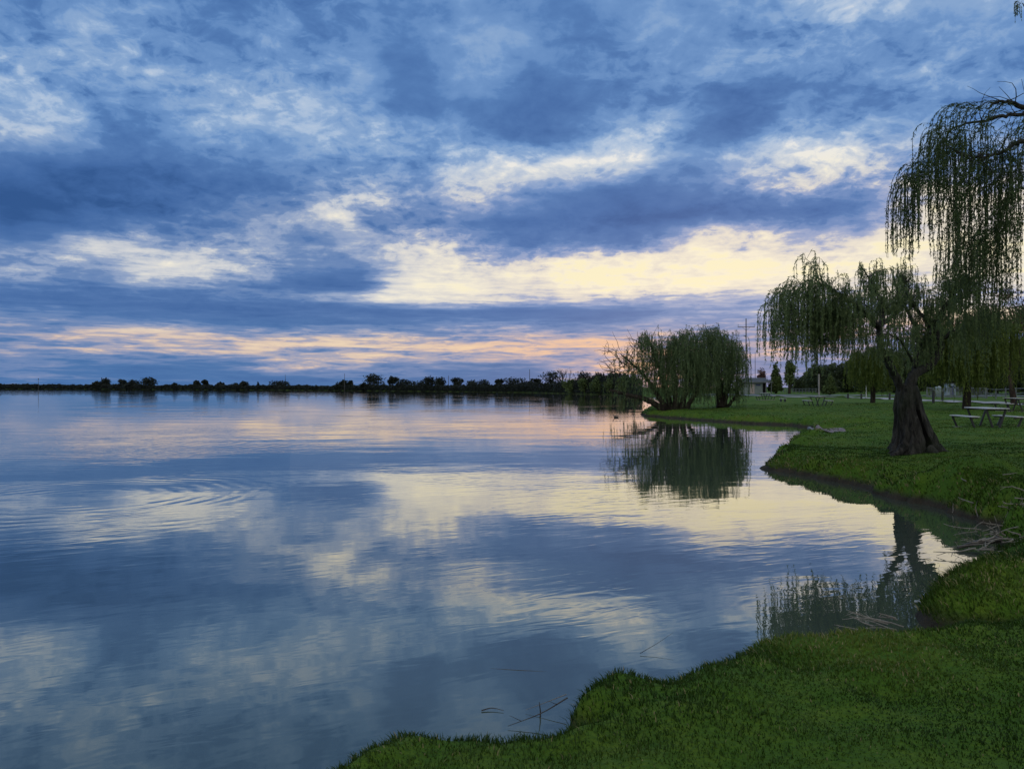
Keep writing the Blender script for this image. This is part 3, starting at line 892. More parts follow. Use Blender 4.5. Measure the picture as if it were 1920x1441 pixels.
# ---- the willow that reaches in from the right, its trunk outside the picture
def near_willow():
    rg = np.random.default_rng(8)
    D = 10.3
    bx, by = 9.6, 10.6
    root = empty('willow_tree', (bx, by, gz(bx, by) - .05))
    base = np.array(root.location)
    def w(px, py, dd=0.0):
        return np.array(atd(px, py, D + dd)) - base
    limbs = []
    def limb(ctrl, r0, r1, n=8):
        p = smooth_path(ctrl, n); p += rg.normal(0, .008, p.shape)
        limbs.append((p, np.linspace(r0, r1, len(p)))); return p
    T0 = limb([np.array([0, 0, -.1]), np.array([.05, 0, .5]), np.array([-.05, 0, 1.4]), np.array([-.15, -.05, 2.4]), np.array([-.2, -.05, 3.3])], .42, .22)
    T1 = limb([np.array([-.18, -.05, 3.0]), np.array([-.8, -.1, 4.2]), w(2010, 250), w(1925, 203), w(1880, 190), w(1850, 205)], .075, .006)
    T2 = limb([np.array([-.18, -.05, 2.9]), np.array([-1.0, -.2, 3.6]), w(1990, 290, -.3), w(1920, 265, -.4), w(1880, 285, -.5), w(1840, 295, -.5), w(1800, 290, -.5)], .055, .005)
    T3 = limb([np.array([-.15, .05, 3.2]), np.array([-.6, .3, 4.5]), w(2040, 150, .6), w(1960, 60, .8), w(1918, 5, .9)], .06, .006)
    T4 = limb([np.array([-.18, .05, 3.1]), np.array([-.7, .4, 4.0]), w(1980, 230, .6), w(1900, 215, .8), w(1850, 225, .8), w(1790, 240, .8), w(1745, 300, .7)], .05, .005)
    T5 = limb([np.array([.1, 0, 3.1]), np.array([.8, .1, 4.2]), np.array([1.6, .2, 5.2]), np.array([2.5, .3, 5.6])], .14, .02)
    T6 = limb([np.array([0, .1, 3.0]), np.array([.2, .9, 4.2]), np.array([.2, 2.0, 5.2]), np.array([.1, 3.0, 5.6])], .13, .02)
    T7 = limb([np.array([0, -.1, 3.0]), np.array([.4, -.9, 4.0]), np.array([.7, -1.8, 4.8]), np.array([.9, -2.6, 5.0])], .13, .02)
    subs = []
    for p, n, l in ((T1, 20, .55), (T2, 18, .5), (T4, 20, .5)):
        subs += branchlets(rg, p, n, .5, l, .22, .35, .007)
    for p in (T5, T6, T7):
        subs += branchlets(rg, p, 14, .6, 1.0, .25, .4, .012)
    v2, q2 = tube_quads(limbs, 8); v3, q3 = tube_quads(subs, 4)
    Vt, Qt, _ = merge((v2, q2, np.zeros(len(v2))), (v3, q3, np.zeros(len(v3))))
    quad_mesh('trunk', Vt, Qt, BARK, root, smooth=True)
    P0, D0, L = [], [], []
    def shoot(px, py, dd, dx, up, ln):
        P0.append(w(px, py, dd)); D0.append(np.array([dx, rg.normal(0, .25), up])); L.append(ln)
    # single arching shoots along the outer edge
    for _k in range(34):
        shoot(rg.uniform(1800, 1915), rg.uniform(192, 215), rg.normal(0, .3), -rg.uniform(.7, 1.1), rg.uniform(.15, .55), rg.uniform(.9, 1.8))
    for _k in range(54):
        shoot(rg.uniform(1722, 1775), rg.uniform(300, 350), rg.normal(.3, .3), -rg.uniform(.3, 1.1), rg.uniform(.0, .3), rg.uniform(.8, 1.5))
    # curtains: px, py, count, length range, spread
    for (px, py, n, lo, hi_, sp) in ((1880, 480, 10, 1.4, 1.9, 3), (1775, 245, 40, .5, 1.1, 9), (1765, 275, 44, .5, 1.1, 12), (1790, 270, 40, .6, 1.3, 12), (1812, 280, 30, .6, 1.4, 10), (1830, 250, 34, .8, 1.5, 12),
                                     (1855, 300, 34, .8, 2.1, 20), (1882, 320, 48, .6, 2.8, 26), (1908, 320, 52, .6, 2.8, 26), (1935, 310, 48, .8, 3.0, 24), (1830, 440, 24, .5, 1.5, 12), (1862, 470, 26, .5, 1.4, 9), (1898, 500, 26, .5, 1.6, 8), (1712, 400, 10, .4, .9, 8), (1960, 250, 50, 1.2, 2.6, 18),
                                     (1735, 330, 16, .7, 1.3, 10), (1760, 350, 20, .6, 1.2, 10), (1800, 350, 20, .6, 1.3, 10), (1830, 380, 26, .7, 1.3, 10),
                                     (1870, 430, 30, .8, 1.5, 8), (1887, 430, 30, 1.2, 2.3, 3), (1905, 420, 26, .7, 1.4, 10), (1845, 450, 22, .5, .9, 7),
                                     (1818, 460, 16, .3, .7, 4), (1890, 300, 16, .4, .9, 14), (1870, 340, 24, .4, .8, 14), (1900, 370, 30, .4, .8, 14), (1915, 6, 14, .15, .25, 5), (2000, 240, 50, 1, 2.4, 25)):
        for _k in range(int(n * .66)):
            shoot(px + rg.normal(0, sp), py + rg.normal(0, sp * .8), rg.normal(0, .5), rg.normal(-.35, .4), rg.uniform(-.3, .5), rg.uniform(lo, hi_))
    for p, _ in [s for s in subs if s[0][0][0] > -1.2]:
        for _k in range(16):
            k = rg.integers(1, 6)
            P0.append(p[k]); D0.append(rg.normal(0, .5, 3) + np.array([0, 0, .3])); L.append(rg.uniform(.8, 2.6))
    P0, D0, L = np.array(P0), np.array(D0), np.array(L)
    S = strands(rg, P0, D0, L, 14, 2.1, .035)
    sv, sq = twig_quads(S, .0045, .0018)
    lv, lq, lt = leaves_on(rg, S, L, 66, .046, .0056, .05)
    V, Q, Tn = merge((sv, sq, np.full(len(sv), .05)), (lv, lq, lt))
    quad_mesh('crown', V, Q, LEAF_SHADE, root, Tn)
    tag(root, 'near dark weeping willow trailing long thin strands into the sky at the upper right', 'tree')


near_willow()


# ---- the two willows at the water's edge
def lake_willow(D, base_px, stems, curtains, label, seed, leafmat, bare=()):
    rg = np.random.default_rng(seed)
    bx, by, _ = atd(base_px, 760, D)
    root = empty('willow_tree', (bx, by, max(gz(bx, by), .1) - .08))
    base = np.array(root.location)
    def w(px, py, dd=0.0):
        return np.array(atd(px, py, D + dd)) - base
    limbs, subs = [], []
    for ctrl, r0, r1 in stems:
        p = smooth_path([w(*c) for c in ctrl], 7); p += rg.normal(0, .03, p.shape)
        limbs.append((p, np.linspace(r0, r1, len(p))))
        subs += branchlets(rg, p, 14, .6, 1.1, .25, .45, .025)
    bare_twigs = []
    for (px, py, dd, n, l) in bare:
        for _k in range(n):
            d = np.array([rg.normal(-.6, .5), rg.normal(0, .4), rg.normal(.45, .45)]); d /= np.linalg.norm(d)
            p = [w(px + rg.normal(0, 9), py + rg.normal(0, 9), dd + rg.normal(0, .5))]
            for s in range(6):
                d = d + rg.normal(0, .22, 3); d /= np.linalg.norm(d)
                p.append(p[-1] + d * l * rg.uniform(.6, 1.2) / 6)
            bare_twigs.append((np.array(p), np.linspace(.022, .008, 7)))
    v2, q2 = tube_quads(limbs, 7); v3, q3 = tube_quads(subs + bare_twigs, 4)
    Vt, Qt, _ = merge((v2, q2, np.zeros(len(v2))), (v3, q3, np.zeros(len(v3))))
    quad_mesh('trunk', Vt, Qt, BARK_FAR, root, smooth=True)
    P0, D0, L = [], [], []
    for (px, py, n, lo, hi_, sx, sy, sd__) in curtains:
        for _k in range(n):
            P0.append(w(px + rg.normal(0, sx), py + rg.normal(0, sy), rg.normal(0, sd__)))
            D0.append(np.array([rg.normal(0, .5), rg.normal(0, .5), rg.uniform(-.1, 1.0)]))
            L.append(rg.uniform(lo, hi_))
    for p, _ in subs:
        for _k in range(4):
            k = rg.integers(1, 6)
            P0.append(p[k]); D0.append(rg.normal(0, .5, 3) + np.array([0, 0, .3])); L.append(rg.uniform(.4, 1.4))
    P0, D0, L = np.array(P0), np.array(D0), np.array(L)
    top = (P0[:, 2] + base[2])
    L = np.minimum(L, np.maximum(.3, top - .35))
    S = strands(rg, P0, D0, L, 10, 2.6, .06)
    sv, sq = twig_quads(S, .009, .004)
    lv, lq, lt = leaves_on(rg, S, L, 20, .16, .017, .08, .5)
    V, Q, Tn = merge((sv, sq, np.full(len(sv), .05)), (lv, lq, lt))
    quad_mesh('crown', V, Q, leafmat, root, Tn)
    tag(root, label, 'tree', 'willows at the water edge')


lake_willow(52.5, 1262,
            [([(1250, 776), (1228, 757, -.3), (1200, 745, -.5), (1170, 738, -.6), (1142, 731, -.6)], .26, .07),
             ([(1255, 776), (1236, 745), (1215, 715, .3), (1190, 685, .5), (1165, 665, .7)], .22, .04),
             ([(1262, 777), (1250, 735, .4), (1236, 690, .6), (1222, 650, .8), (1212, 632, .9)], .24, .04),
             ([(1268, 777), (1266, 730, -.3), (1262, 680, -.4), (1266, 640, -.5)], .26, .04),
             ([(1275, 777), (1284, 735, .2), (1292, 690, .4), (1300, 640, .6)], .26, .04),
             ([(1280, 776), (1300, 745, -.4), (1322, 712, -.7), (1340, 680, -.9)], .2, .04)],
            [(1208, 634, 70, .5, 1.5, 7, 6, .8), (1200, 665, 70, .4, 1.4, 16, 12, 1.0), (1225, 665, 60, .6, 1.8, 10, 14, 1.0), (1190, 700, 50, .4, 1.2, 22, 14, 1.0), (1236, 645, 60, .6, 2.0, 7, 8, 1.0), (1250, 690, 90, .8, 2.2, 14, 14, 1.4),
             (1268, 640, 110, .8, 2.6, 9, 8, 1.2), (1288, 634, 120, .8, 3.0, 10, 7, 1.4), (1280, 668, 150, 1.0, 3.0, 18, 14, 1.6), (1305, 660, 150, 1.2, 3.2, 14, 14, 1.6), (1300, 700, 130, .8, 2.2, 20, 14, 1.6),
             (1250, 720, 90, .6, 1.4, 16, 10, 1.4), (1325, 690, 90, .9, 2.2, 12, 16, 1.4), (1222, 715, 40, .4, 1.0, 16, 10, 1.0), (1180, 690, 60, .4, 1.1, 20, 16, .8), (1250, 718, 50, .5, 1.0, 18, 14, 1.3), (1278, 722, 45, .5, 1.0, 14, 14, 1.3), (1308, 720, 60, .5, 1.2, 14, 14, 1.3), (1210, 690, 70, .5, 1.4, 14, 16, 1.0), (1240, 670, 90, .7, 2.0, 12, 14, 1.2)],
            'broad many-stemmed willow at the point with a trunk leaning out over the water', 21, LEAF_LAKE,
            bare=((1180, 690, .5, 26, 1.7), (1160, 672, .6, 14, 1.5), (1200, 660, .5, 20, 1.4), (1150, 700, .3, 8, 1.3), (1142, 655, .6, 4, 1.2)))

lake_willow(54.5, 1352,
            [([(1352, 764), (1350, 735), (1345, 700, .2), (1338, 660, .3), (1332, 632, .4)], .34, .05),
             ([(1356, 764), (1362, 735, -.2), (1368, 700, -.3), (1375, 660, -.4)], .24, .04),
             ([(1360, 765, -.4), (1374, 750, -.6), (1384, 735, -.8), (1390, 712, -.9)], .14, .04)],
            [(1330, 624, 120, .8, 3.0, 9, 6, 1.2), (1348, 634, 140, 1.0, 3.2, 14, 8, 1.5), (1370, 650, 130, 1.0, 3.0, 12, 9, 1.5), (1384, 668, 90, .8, 2.6, 8, 12, 1.2), (1322, 660, 110, .8, 2.6, 12, 14, 1.4),
             (1350, 680, 170, 1.0, 2.6, 20, 16, 1.6), (1375, 700, 100, .7, 1.8, 12, 14, 1.4), (1330, 705, 70, .6, 1.5, 14, 12, 1.3), (1335, 720, 45, .5, 1.1, 12, 14, 1.2), (1372, 716, 40, .5, 1.2, 10, 14, 1.0), (1300, 668, 90, .8, 2.4, 12, 14, 1.4)],
            'rounded green willow just right of the many-stemmed one, its short trunk on the lawn', 22, LEAF_LAKE)


# ---- park trees behind the lawn
def blob_crown(rg, blobs, n, size, width=.5):
    """leaf clumps through the volume of several overlapping lobes"""
    V = []
    bl = np.array(blobs, float)                     # cx cy cz rx rz
    vol = bl[:, 3] ** 2 * bl[:, 4]
    pick = rg.choice(len(bl), n, p=vol / vol.sum())
    d = rg.normal(0, 1, (n, 3)); d /= np.linalg.norm(d, axis=1)[:, None]
    r = rg.random(n) ** .42 * (1 + .10 * rg.normal(0, 1, n))
    p = bl[pick, :3] + d * r[:, None] * np.stack([bl[pick, 3], bl[pick, 3], bl[pick, 4]], -1)
    a = rg.normal(0, 1, (n, 3)); a /= np.linalg.norm(a, axis=1)[:, None]
    b = np.cross(a, rg.normal(0, 1, (n, 3))); b /= np.linalg.norm(b, axis=1)[:, None]
    s = size * rg.uniform(.5, 1.4, n)[:, None]
    V = np.stack([p - a * s, p + b * s * width, p + a * s, p - b * s * width], 1).reshape(-1, 3)
    Q = np.arange(n * 4).reshape(-1, 4)
    tint = np.repeat(np.clip(.5 + .2 * rg.normal(0, 1, len(bl))[pick] + rg.normal(0, .16, n), 0, 1), 4)
    return V, Q, tint


def park_tree(name, px, top, base_py, wpx, D, label, seed, mat, group=None, shape='round', n=2600, bark=None, z=None, cat='tree', trunk_frac=.35):
    rg = np.random.default_rng(seed)
    x, y, _ = atd(px, base_py, D)
    z0 = gz(x, y) if z is None else z
    H = CAM_Z - (top - HZ) / F * D - z0
    Wd = wpx / F * D / 2 * (1.0 if shape == 'cone' else 1.22)
    root = empty(name, (x, y, z0 - .05))
    blobs = []
    if shape == 'round':
        for _k in range(9):
            a = rg.uniform(0, 2 * np.pi); q = rg.uniform(0, .72) * Wd
            rr = Wd * rg.uniform(.42, .62)
            zc = H * rg.uniform(.38, .8)
            rz = min(rr * 1.1, max(H - zc, .1 * H))
            blobs.append((q * math.cos(a), q * math.sin(a), zc, rr, rz))
        blobs.append((0, 0, H * .80, Wd * .5, H * .20))
        blobs.append((0, 0, H * .55, Wd * .7, H * .30))
    elif shape == 'bushy':                         # foliage down to the ground
        for _k in range(11):
            a = rg.uniform(0, 2 * np.pi); q = rg.uniform(0, .8) * Wd
            rr = Wd * rg.uniform(.32, .5)
            zc = H * rg.uniform(.2, .78)
            blobs.append((q * math.cos(a), q * math.sin(a), zc, rr, min(rr, H - zc)))
        blobs.append((0, 0, H * .45, Wd * .7, H * .45)); blobs.append((0, 0, H * .78, Wd * .42, H * .22))
    elif shape == 'cone':
        for k in range(9):
            t = k / 8.0
            blobs.append((rg.normal(0, .08) * Wd, rg.normal(0, .08) * Wd, H * (.16 + .78 * t), Wd * (1.0 - .86 * t), H * .10))
    elif shape == 'gum':                           # open crown, several separate heads
        for _k in range(6):
            a = rg.uniform(0, 2 * np.pi); q = rg.uniform(.15, .7) * Wd
            rr = Wd * rg.uniform(.28, .42); zc = H * rg.uniform(.5, .85)
            blobs.append((q * math.cos(a), q * math.sin(a), zc, rr, min(rr * .8, H - zc)))
        blobs.append((0, 0, H * .86, Wd * .4, H * .14))
    limbs = [(np.array([[0, 0, -.1], [.02 * Wd, 0, H * .3], [-.03 * Wd, .02 * Wd, H * .6], [0, 0, H * .85]]), np.array([.045, .035, .022, .008]) * H)]
    for b in blobs[:7]:
        c = np.array(b[:3])
        z1 = H * trunk_frac * rg.uniform(.7, 1.2)
        limbs.append((np.array([[0, 0, z1], c * .5 + np.array([0, 0, z1 * .45]), c]), np.array([.022, .015, .006]) * H))
    tv, tq = tube_quads(limbs, 6)
    quad_mesh('trunk', tv, tq, bark or BARK_FAR, root, smooth=True)
    if shape == 'bare':
        pass
    else:
        V, Q, T = blob_crown(rg, blobs, int(n * 1.7), max(.042 * H, .010 * D / 8), .5)
        quad_mesh('crown', V, Q, mat, root, T)
    tag(root, label, cat, group)
    return root


def bare_tree(px, top, base_py, wpx, D, label, seed, mat, group=None, z=None, levels=4, dens=1.0):
    """a tree still mostly bare: forked branches and fine twigs"""
    rg = np.random.default_rng(seed)
    x, y, _ = atd(px, base_py, D)
    z0 = gz(x, y) if z is None else z
    H = CAM_Z - (top - HZ) / F * D - z0
    Wd = wpx / F * D / 2
    root = empty('bare_tree', (x, y, z0 - .05))
    paths, tips = [], []
    def grow(p, d, L, r, lev):
        pts = [p]
        for s in range(4):
            d = d + rg.normal(0, .12, 3); d[2] += .05; d = d / np.linalg.norm(d)
            pts.append(pts[-1] + d * L / 4)
        paths.append((np.array(pts), np.linspace(r, r * .55, 5)))
        if lev == 0:
            tips.append((pts[-1], d)); return
        for _k in range(3 if lev > 1 else 4):
            dd = d + rg.normal(0, .55, 3) * np.array([1, 1, .6]); dd[2] += .15
            dd[:2] *= min(1.3, .55 + Wd / H)
            grow(pts[-1 if _k else -2], dd / np.linalg.norm(dd), L * rg.uniform(.6, .85), r * .55, lev - 1)
    grow(np.array([0, 0, -.1]), np.array([0, 0, 1.0]), H * .30, H * .026, levels)
    tv, tq = tube_quads(paths, 4)
    sc_ = H / max(tv[:, 2].max(), .1)
    sx = Wd / max(np.percentile(np.abs(tv[:, 0]), 97), .1)
    tv = tv * np.array([[sx, sx, sc_]])
    quad_mesh('trunk', tv, tq, mat_bark_red, root, smooth=True)
    P = np.array([t[0] for t in tips]) * np.array([[sx, sx, sc_]])
    k = int(9 * dens)
    idx = np.repeat(np.arange(len(P)), k)
    p = P[idx] + rg.normal(0, .035 * H, (len(idx), 3))
    a = rg.normal(0, 1, p.shape); a /= np.linalg.norm(a, axis=1)[:, None]
    b = np.cross(a, rg.normal(0, 1, p.shape)); b /= np.linalg.norm(b, axis=1)[:, None]
    s = (.016 * H) * rg.uniform(.5, 1.4, len(p))[:, None]
    V = np.stack([p - a * s, p + b * s * .3, p + a * s, p - b * s * .3], 1).reshape(-1, 3)
    quad_mesh('crown', V, np.arange(len(p) * 4).reshape(-1, 4), mat, root, np.repeat(rg.random(len(p)), 4))
    tag(root, label, 'tree', group)


mat_bark_red = bark_material('reddish_bark', (.030, .022, .020), (.085, .06, .05), 4.0)


def park_willow(px, top, wpx, D, label, seed, mat, n=700, low=.4):
    rg = np.random.default_rng(seed)
    x, y, _ = atd(px, 745, D)
    z0 = gz(x, y)
    H = CAM_Z - (top - HZ) / F * D - z0
    Wd = wpx / F * D / 2
    root = empty('willow_tree', (x, y, z0 - .05))
    limbs, subs = [], []
    t0 = smooth_path([np.array([0, 0, -.1]), np.array([.05, 0, H * .2]), np.array([0, .05, H * .38])], 5)
    limbs.append((t0, np.linspace(.045, .034, len(t0)) * H))
    for k in range(9):
        a = 2 * math.pi * k / 9 + rg.uniform(-.3, .3)
        q = Wd * rg.uniform(.45, .8)
        p = smooth_path([np.array([0, 0, H * .34]), np.array([q * .35 * math.cos(a), q * .35 * math.sin(a), H * .62]), np.array([q * .8 * math.cos(a), q * .8 * math.sin(a), H * rg.uniform(.74, .9)]), np.array([q * 1.15 * math.cos(a), q * 1.15 * math.sin(a), H * rg.uniform(.66, .86)])], 6)
        limbs.append((p, np.linspace(.022, .006, len(p)) * H))
        subs += branchlets(rg, p, 9, .6, H * .16, .25, .35, .004 * H)
    tv, tq = tube_quads(limbs, 7); sv, sq = tube_quads(subs, 4)
    Vt, Qt, _ = merge((tv, tq, np.zeros(len(tv))), (sv, sq, np.zeros(len(sv))))
    quad_mesh('trunk', Vt, Qt, BARK_FAR, root, smooth=True)
    cand = [p for p, _ in subs] + [p[-8:] for p, _ in limbs[1:]]
    P0 = []
    for _k in range(n):
        p = cand[rg.integers(len(cand))]
        k = rg.integers(1, len(p)); f = rg.random()
        P0.append(p[k - 1] * (1 - f) + p[k] * f)
    P0 = np.array(P0)
    D0 = P0 * np.array([[.2, .2, 0]]) + rg.normal(0, .4, P0.shape) + np.array([[0, 0, .4]])
    L = np.minimum(rg.uniform(.2, .75, n) * H, P0[:, 2] - rg.uniform(low * .4, low, n) * H * .5)
    L = np.maximum(L, .1 * H)
    S = strands(rg, P0, D0, L, 10, 2.6, .05)
    sv, sq = twig_quads(S, .0016 * H, .0007 * H)
    lv, lq, lt = leaves_on(rg, S, L, 16, .16, .02, .05, .5)
    V, Q, Tn = merge((sv, sq, np.full(len(sv), .05)), (lv, lq, lt))
    quad_mesh('crown', V, Q, mat, root, Tn)
    tag(root, label, 'tree', 'willows behind the lawn')


park_willow(1812, 592, 165, 46, 'full bright green weeping willow behind the hollow-trunked willow, right of its trunk', 31, LEAF_LIME, 1500, .35)
park_willow(1636, 648, 100, 60, 'smaller drooping green willow behind the hollow-trunked willow, left of its trunk', 32, LEAF_LIME, 900, .35)

PG = 'park trees beyond the lawn'
park_tree('shade_tree', 1428, 688, 738, 22, 175, 'small purple-brown rounded tree rising behind the toilet block roof', 40, LEAF_RED, PG, 'round', 700)
park_tree('conifer_tree', 1455, 676, 738, 30, 150, 'dark pointed conifer just right of the toilet block', 41, LEAF_MID, PG, 'cone', 1400)
park_tree('street_tree', 1480, 671, 738, 21, 140, 'slim tree with a small round head on a tall thin trunk', 42, LEAF_MID, PG, 'round', 800, trunk_frac=.5)
park_tree('shade_tree', 1497, 704, 740, 44, 185, 'low dark bushy tree in the gap right of the slim round-headed tree', 43, LEAF_DARK, PG, 'bushy', 1000)
park_tree('shade_tree', 1534, 681, 742, 66, 165, 'broad dark domed tree at the left end of the big tree belt', 44, LEAF_DARK, PG, 'bushy', 2200)
park_tree('shade_tree', 1588, 680, 742, 64, 170, 'broad dark domed tree left of the lamp post, second in the tree belt', 45, LEAF_DARK, PG, 'bushy', 2200)
park_tree('conifer_tree', 1556, 696, 741, 30, 120, 'pale grey-green young conifer in front of the dark tree belt', 46, LEAF_MID, PG, 'cone', 1500)
park_tree('shade_tree', 1640, 668, 742, 70, 160, 'dark tree in the belt directly behind the smaller drooping willow', 47, LEAF_DARK, PG, 'bushy', 2200)
park_tree('shade_tree', 1697, 650, 742, 90, 150, 'tall dark tree in the belt directly behind the hollow willow trunk', 48, LEAF_DARK, PG, 'bushy', 2400)
park_tree('shade_tree', 1765, 662, 742, 90, 145, 'tall dark tree in the belt behind the pale kiosk', 49, LEAF_DARK, PG, 'bushy', 2400)
park_tree('shade_tree', 1850, 640, 744, 110, 120, 'tall dark tree in the belt behind the full bright green willow', 50, LEAF_DARK, PG, 'bushy', 2400)
park_tree('shade_tree', 1945, 620, 744, 110, 110, 'tall dark tree at the right end of the belt behind the russet tree', 51, LEAF_DARK, PG, 'bushy', 2000)
bare_tree(1902, 545, 750, 120, 52, 'tall russet half-bare tree at the right edge beyond the picnic tables', 52, LEAF_RED, PG, levels=5, dens=2.6)


def belt_woods():
    """the dense wood closing the park behind the single trees"""
    rg = np.random.default_rng(78)
    P, S_ = [], []
    for px in np.arange(1490, 2250, 1.5):
        top = np.interp(px, [1490, 1515, 1560, 1620, 1680, 1760, 1850, 2250], [716, 692, 688, 680, 664, 664, 650, 630]) + 14 * vnoise(np.array([px * .03]), np.array([.3]), 43)[0] + 8 * vnoise(np.array([px * .11]), np.array([.3]), 44)[0]
        for _k in range(34):
            D = rg.uniform(188, 215)
            t_ = rg.random()
            H = CAM_Z - (top - HZ) / F * D
            P.append(((px - 960) / F * D, D, .7 + t_ * (H - .7))); S_.append(.5 * rg.uniform(.5, 1.4))
    P = np.array(P); s = np.array(S_)[:, None]; n = len(P)
    a = rg.normal(0, 1, (n, 3)); a /= np.linalg.norm(a, axis=1)[:, None]
    b = np.cross(a, rg.normal(0, 1, (n, 3))); b /= np.linalg.norm(b, axis=1)[:, None]
    V = np.stack([P - a * s, P + b * s * .7, P + a * s, P - b * s * .7], 1).reshape(-1, 3)
    o = quad_mesh('woods', V, np.arange(n * 4).reshape(-1, 4), LEAF_DARK, None, np.repeat(rg.random(n), 4))
    tag(o, 'dense dark wood closing off the park behind the lawn', 'woods', kind='stuff')


belt_woods()

# ------------------------------------------------------------------ the far shore
def shore_depth(px):
    """depth of the far shoreline in the direction of px"""
    k = (px - 960) / F
    best = None
    for (ax, ay), (bx, by) in zip(SHORE[-22:-1], SHORE[-21:]):
        fa, fb = ax - k * ay, bx - k * by
        if fa * fb <= 0 and fa != fb:
            t = fa / (fa - fb)
            d = ay + t * (by - ay)
            best = d if best is None else max(best, d)
    return best


ORD = ['leftmost', 'second', 'third', 'fourth', 'fifth', 'sixth', 'seventh', 'eighth', 'ninth', 'tenth', 'eleventh', 'twelfth', 'thirteenth', 'fourteenth', 'fifteenth', 'sixteenth',
       'seventeenth', 'eighteenth', 'nineteenth', 'twentieth', 'twenty-first', 'twenty-second', 'twenty-third', 'twenty-fourth', 'twenty-fifth', 'twenty-sixth', 'twenty-seventh', 'twenty-eighth', 'twenty-ninth', 'thirtieth', 'thirty-first', 'thirty-second', 'thirty-third', 'thirty-fourth', 'thirty-fifth']
FAR = [  # px, top, width, shape
    (181, 714, 14, 'bushy'), (196, 709, 17, 'round'), (230, 711, 13, 'round'), (249, 711, 24, 'bushy'), (282, 707, 28, 'round'), (329, 717, 12, 'bushy'), (369, 713, 16, 'gum'), (384, 712, 12, 'gum'),
    (413, 716, 14, 'bushy'), (443, 717, 12, 'bushy'), (457, 714, 12, 'round'), (484, 715, 7, 'cone'), (521, 713, 30, 'bushy'), (643, 712, 16, 'round'), (658, 713, 12, 'gum'), (700, 700, 31, 'round'),
    (684, 717, 16, 'bushy'), (735, 705, 18, 'gum'), (759, 710, 30, 'bushy'), (787, 713, 26, 'bushy'), (805, 704, 26, 'round'), (826, 706, 18, 'round'), (857, 707, 24, 'gum'), (882, 713, 22, 'bushy'),
    (904, 711, 32, 'bushy'), (934, 710, 18, 'gum'), (962, 706, 32, 'bushy'), (1000, 709, 22, 'gum'), (985, 713, 30, 'bushy'), (1033, 694, 42, 'round'), (1094, 694, 30, 'round'), (1122, 697, 22, 'gum'), (1146, 694, 30, 'round')]
FAR.sort()
for i, (px, top, wd, shp) in enumerate(FAR):
    D = shore_depth(px) + 6 + (i * 7 % 5) * 2.5
    where = 'far-shore row counted from the left'
    kind = {'round': 'rounded', 'bushy': 'low bushy', 'gum': 'open-crowned', 'cone': 'slim pointed'}[shp]
    lab = '%s %s dark tree on the far shore, %s in the row from the left' % ('large' if wd > 25 else 'small', kind, ORD[i]) if i else 'small low bushy dark tree on the far shore, leftmost of the row'
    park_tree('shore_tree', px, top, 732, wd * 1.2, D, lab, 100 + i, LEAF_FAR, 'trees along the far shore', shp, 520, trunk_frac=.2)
bare_tree(1055, 690, 737, 14, 250, 'slender reddish bare tree left of its twin above the far shore trees', 140, LEAF_RED, 'bare trees on the far shore', levels=3, dens=.5)
bare_tree(1068, 690, 737, 14, 246, 'slender reddish bare tree right of its twin above the far shore trees', 141, LEAF_RED, 'bare trees on the far shore', levels=3, dens=.5)
for i, (px, top, wd, lb) in enumerate(((1072, 706, 36, 'leftmost of the five, under the bare trees'), (1098, 708, 34, 'second from the left of the five'), (1122, 704, 34, 'middle one of the five'),
                                       (1146, 706, 34, 'second from the right of the five'), (1172, 700, 36, 'rightmost of the five, behind the leaning trunk'))):
    park_tree('bank_shrub', px, top, 740, wd, shore_depth(px) + 1.5, 'dull green shrub on the curving bank, ' + lb, 150 + i, LEAF_MID, 'shrubs on the curving bank', 'bushy', 700, cat='shrub')


def far_woods():
    """the low wood along the whole far bank, one mass"""
    rg = np.random.default_rng(77)
    P, S_ = [], []
    for px in np.arange(-420, 1205, 1.0):
        D0 = shore_depth(px)
        if D0 is None:
            continue
        hpx = np.interp(px, [0, 500, 650, 750, 900, 1000, 1060, 1200], [8.5, 8.5, 9, 11, 12.5, 16, 24, 36])
        hpx *= 1 + .35 * vnoise(np.array([px * .035]), np.array([.5]), 41)[0] + .30 * vnoise(np.array([px * .16]), np.array([.2]), 42)[0] + .2 * vnoise(np.array([px * .5]), np.array([.2]), 43)[0]
        for _k in range(int(20 + hpx * 3.2)):
            D = D0 + rg.uniform(.6, 10) * D0 / 400
            t = rg.random()
            P.append(((px + rg.uniform(-.6, .6) - 960) / F * D, D, .25 + (t * hpx) / F * D0))
            S_.append(.95 / F * D0 * rg.uniform(.7, 1.8))
    P = np.array(P); s = np.array(S_)[:, None]; n = len(P)
    a = rg.normal(0, 1, (n, 3)); a /= np.linalg.norm(a, axis=1)[:, None]
    b = np.cross(a, rg.normal(0, 1, (n, 3))); b /= np.linalg.norm(b, axis=1)[:, None]
    V = np.stack([P - a * s, P + b * s * .7, P + a * s, P - b * s * .7], 1).reshape(-1, 3)
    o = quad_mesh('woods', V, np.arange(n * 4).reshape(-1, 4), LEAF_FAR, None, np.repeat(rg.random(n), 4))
    tag(o, 'low dark wood running along the whole far shore', 'woods', kind='stuff')


far_woods()

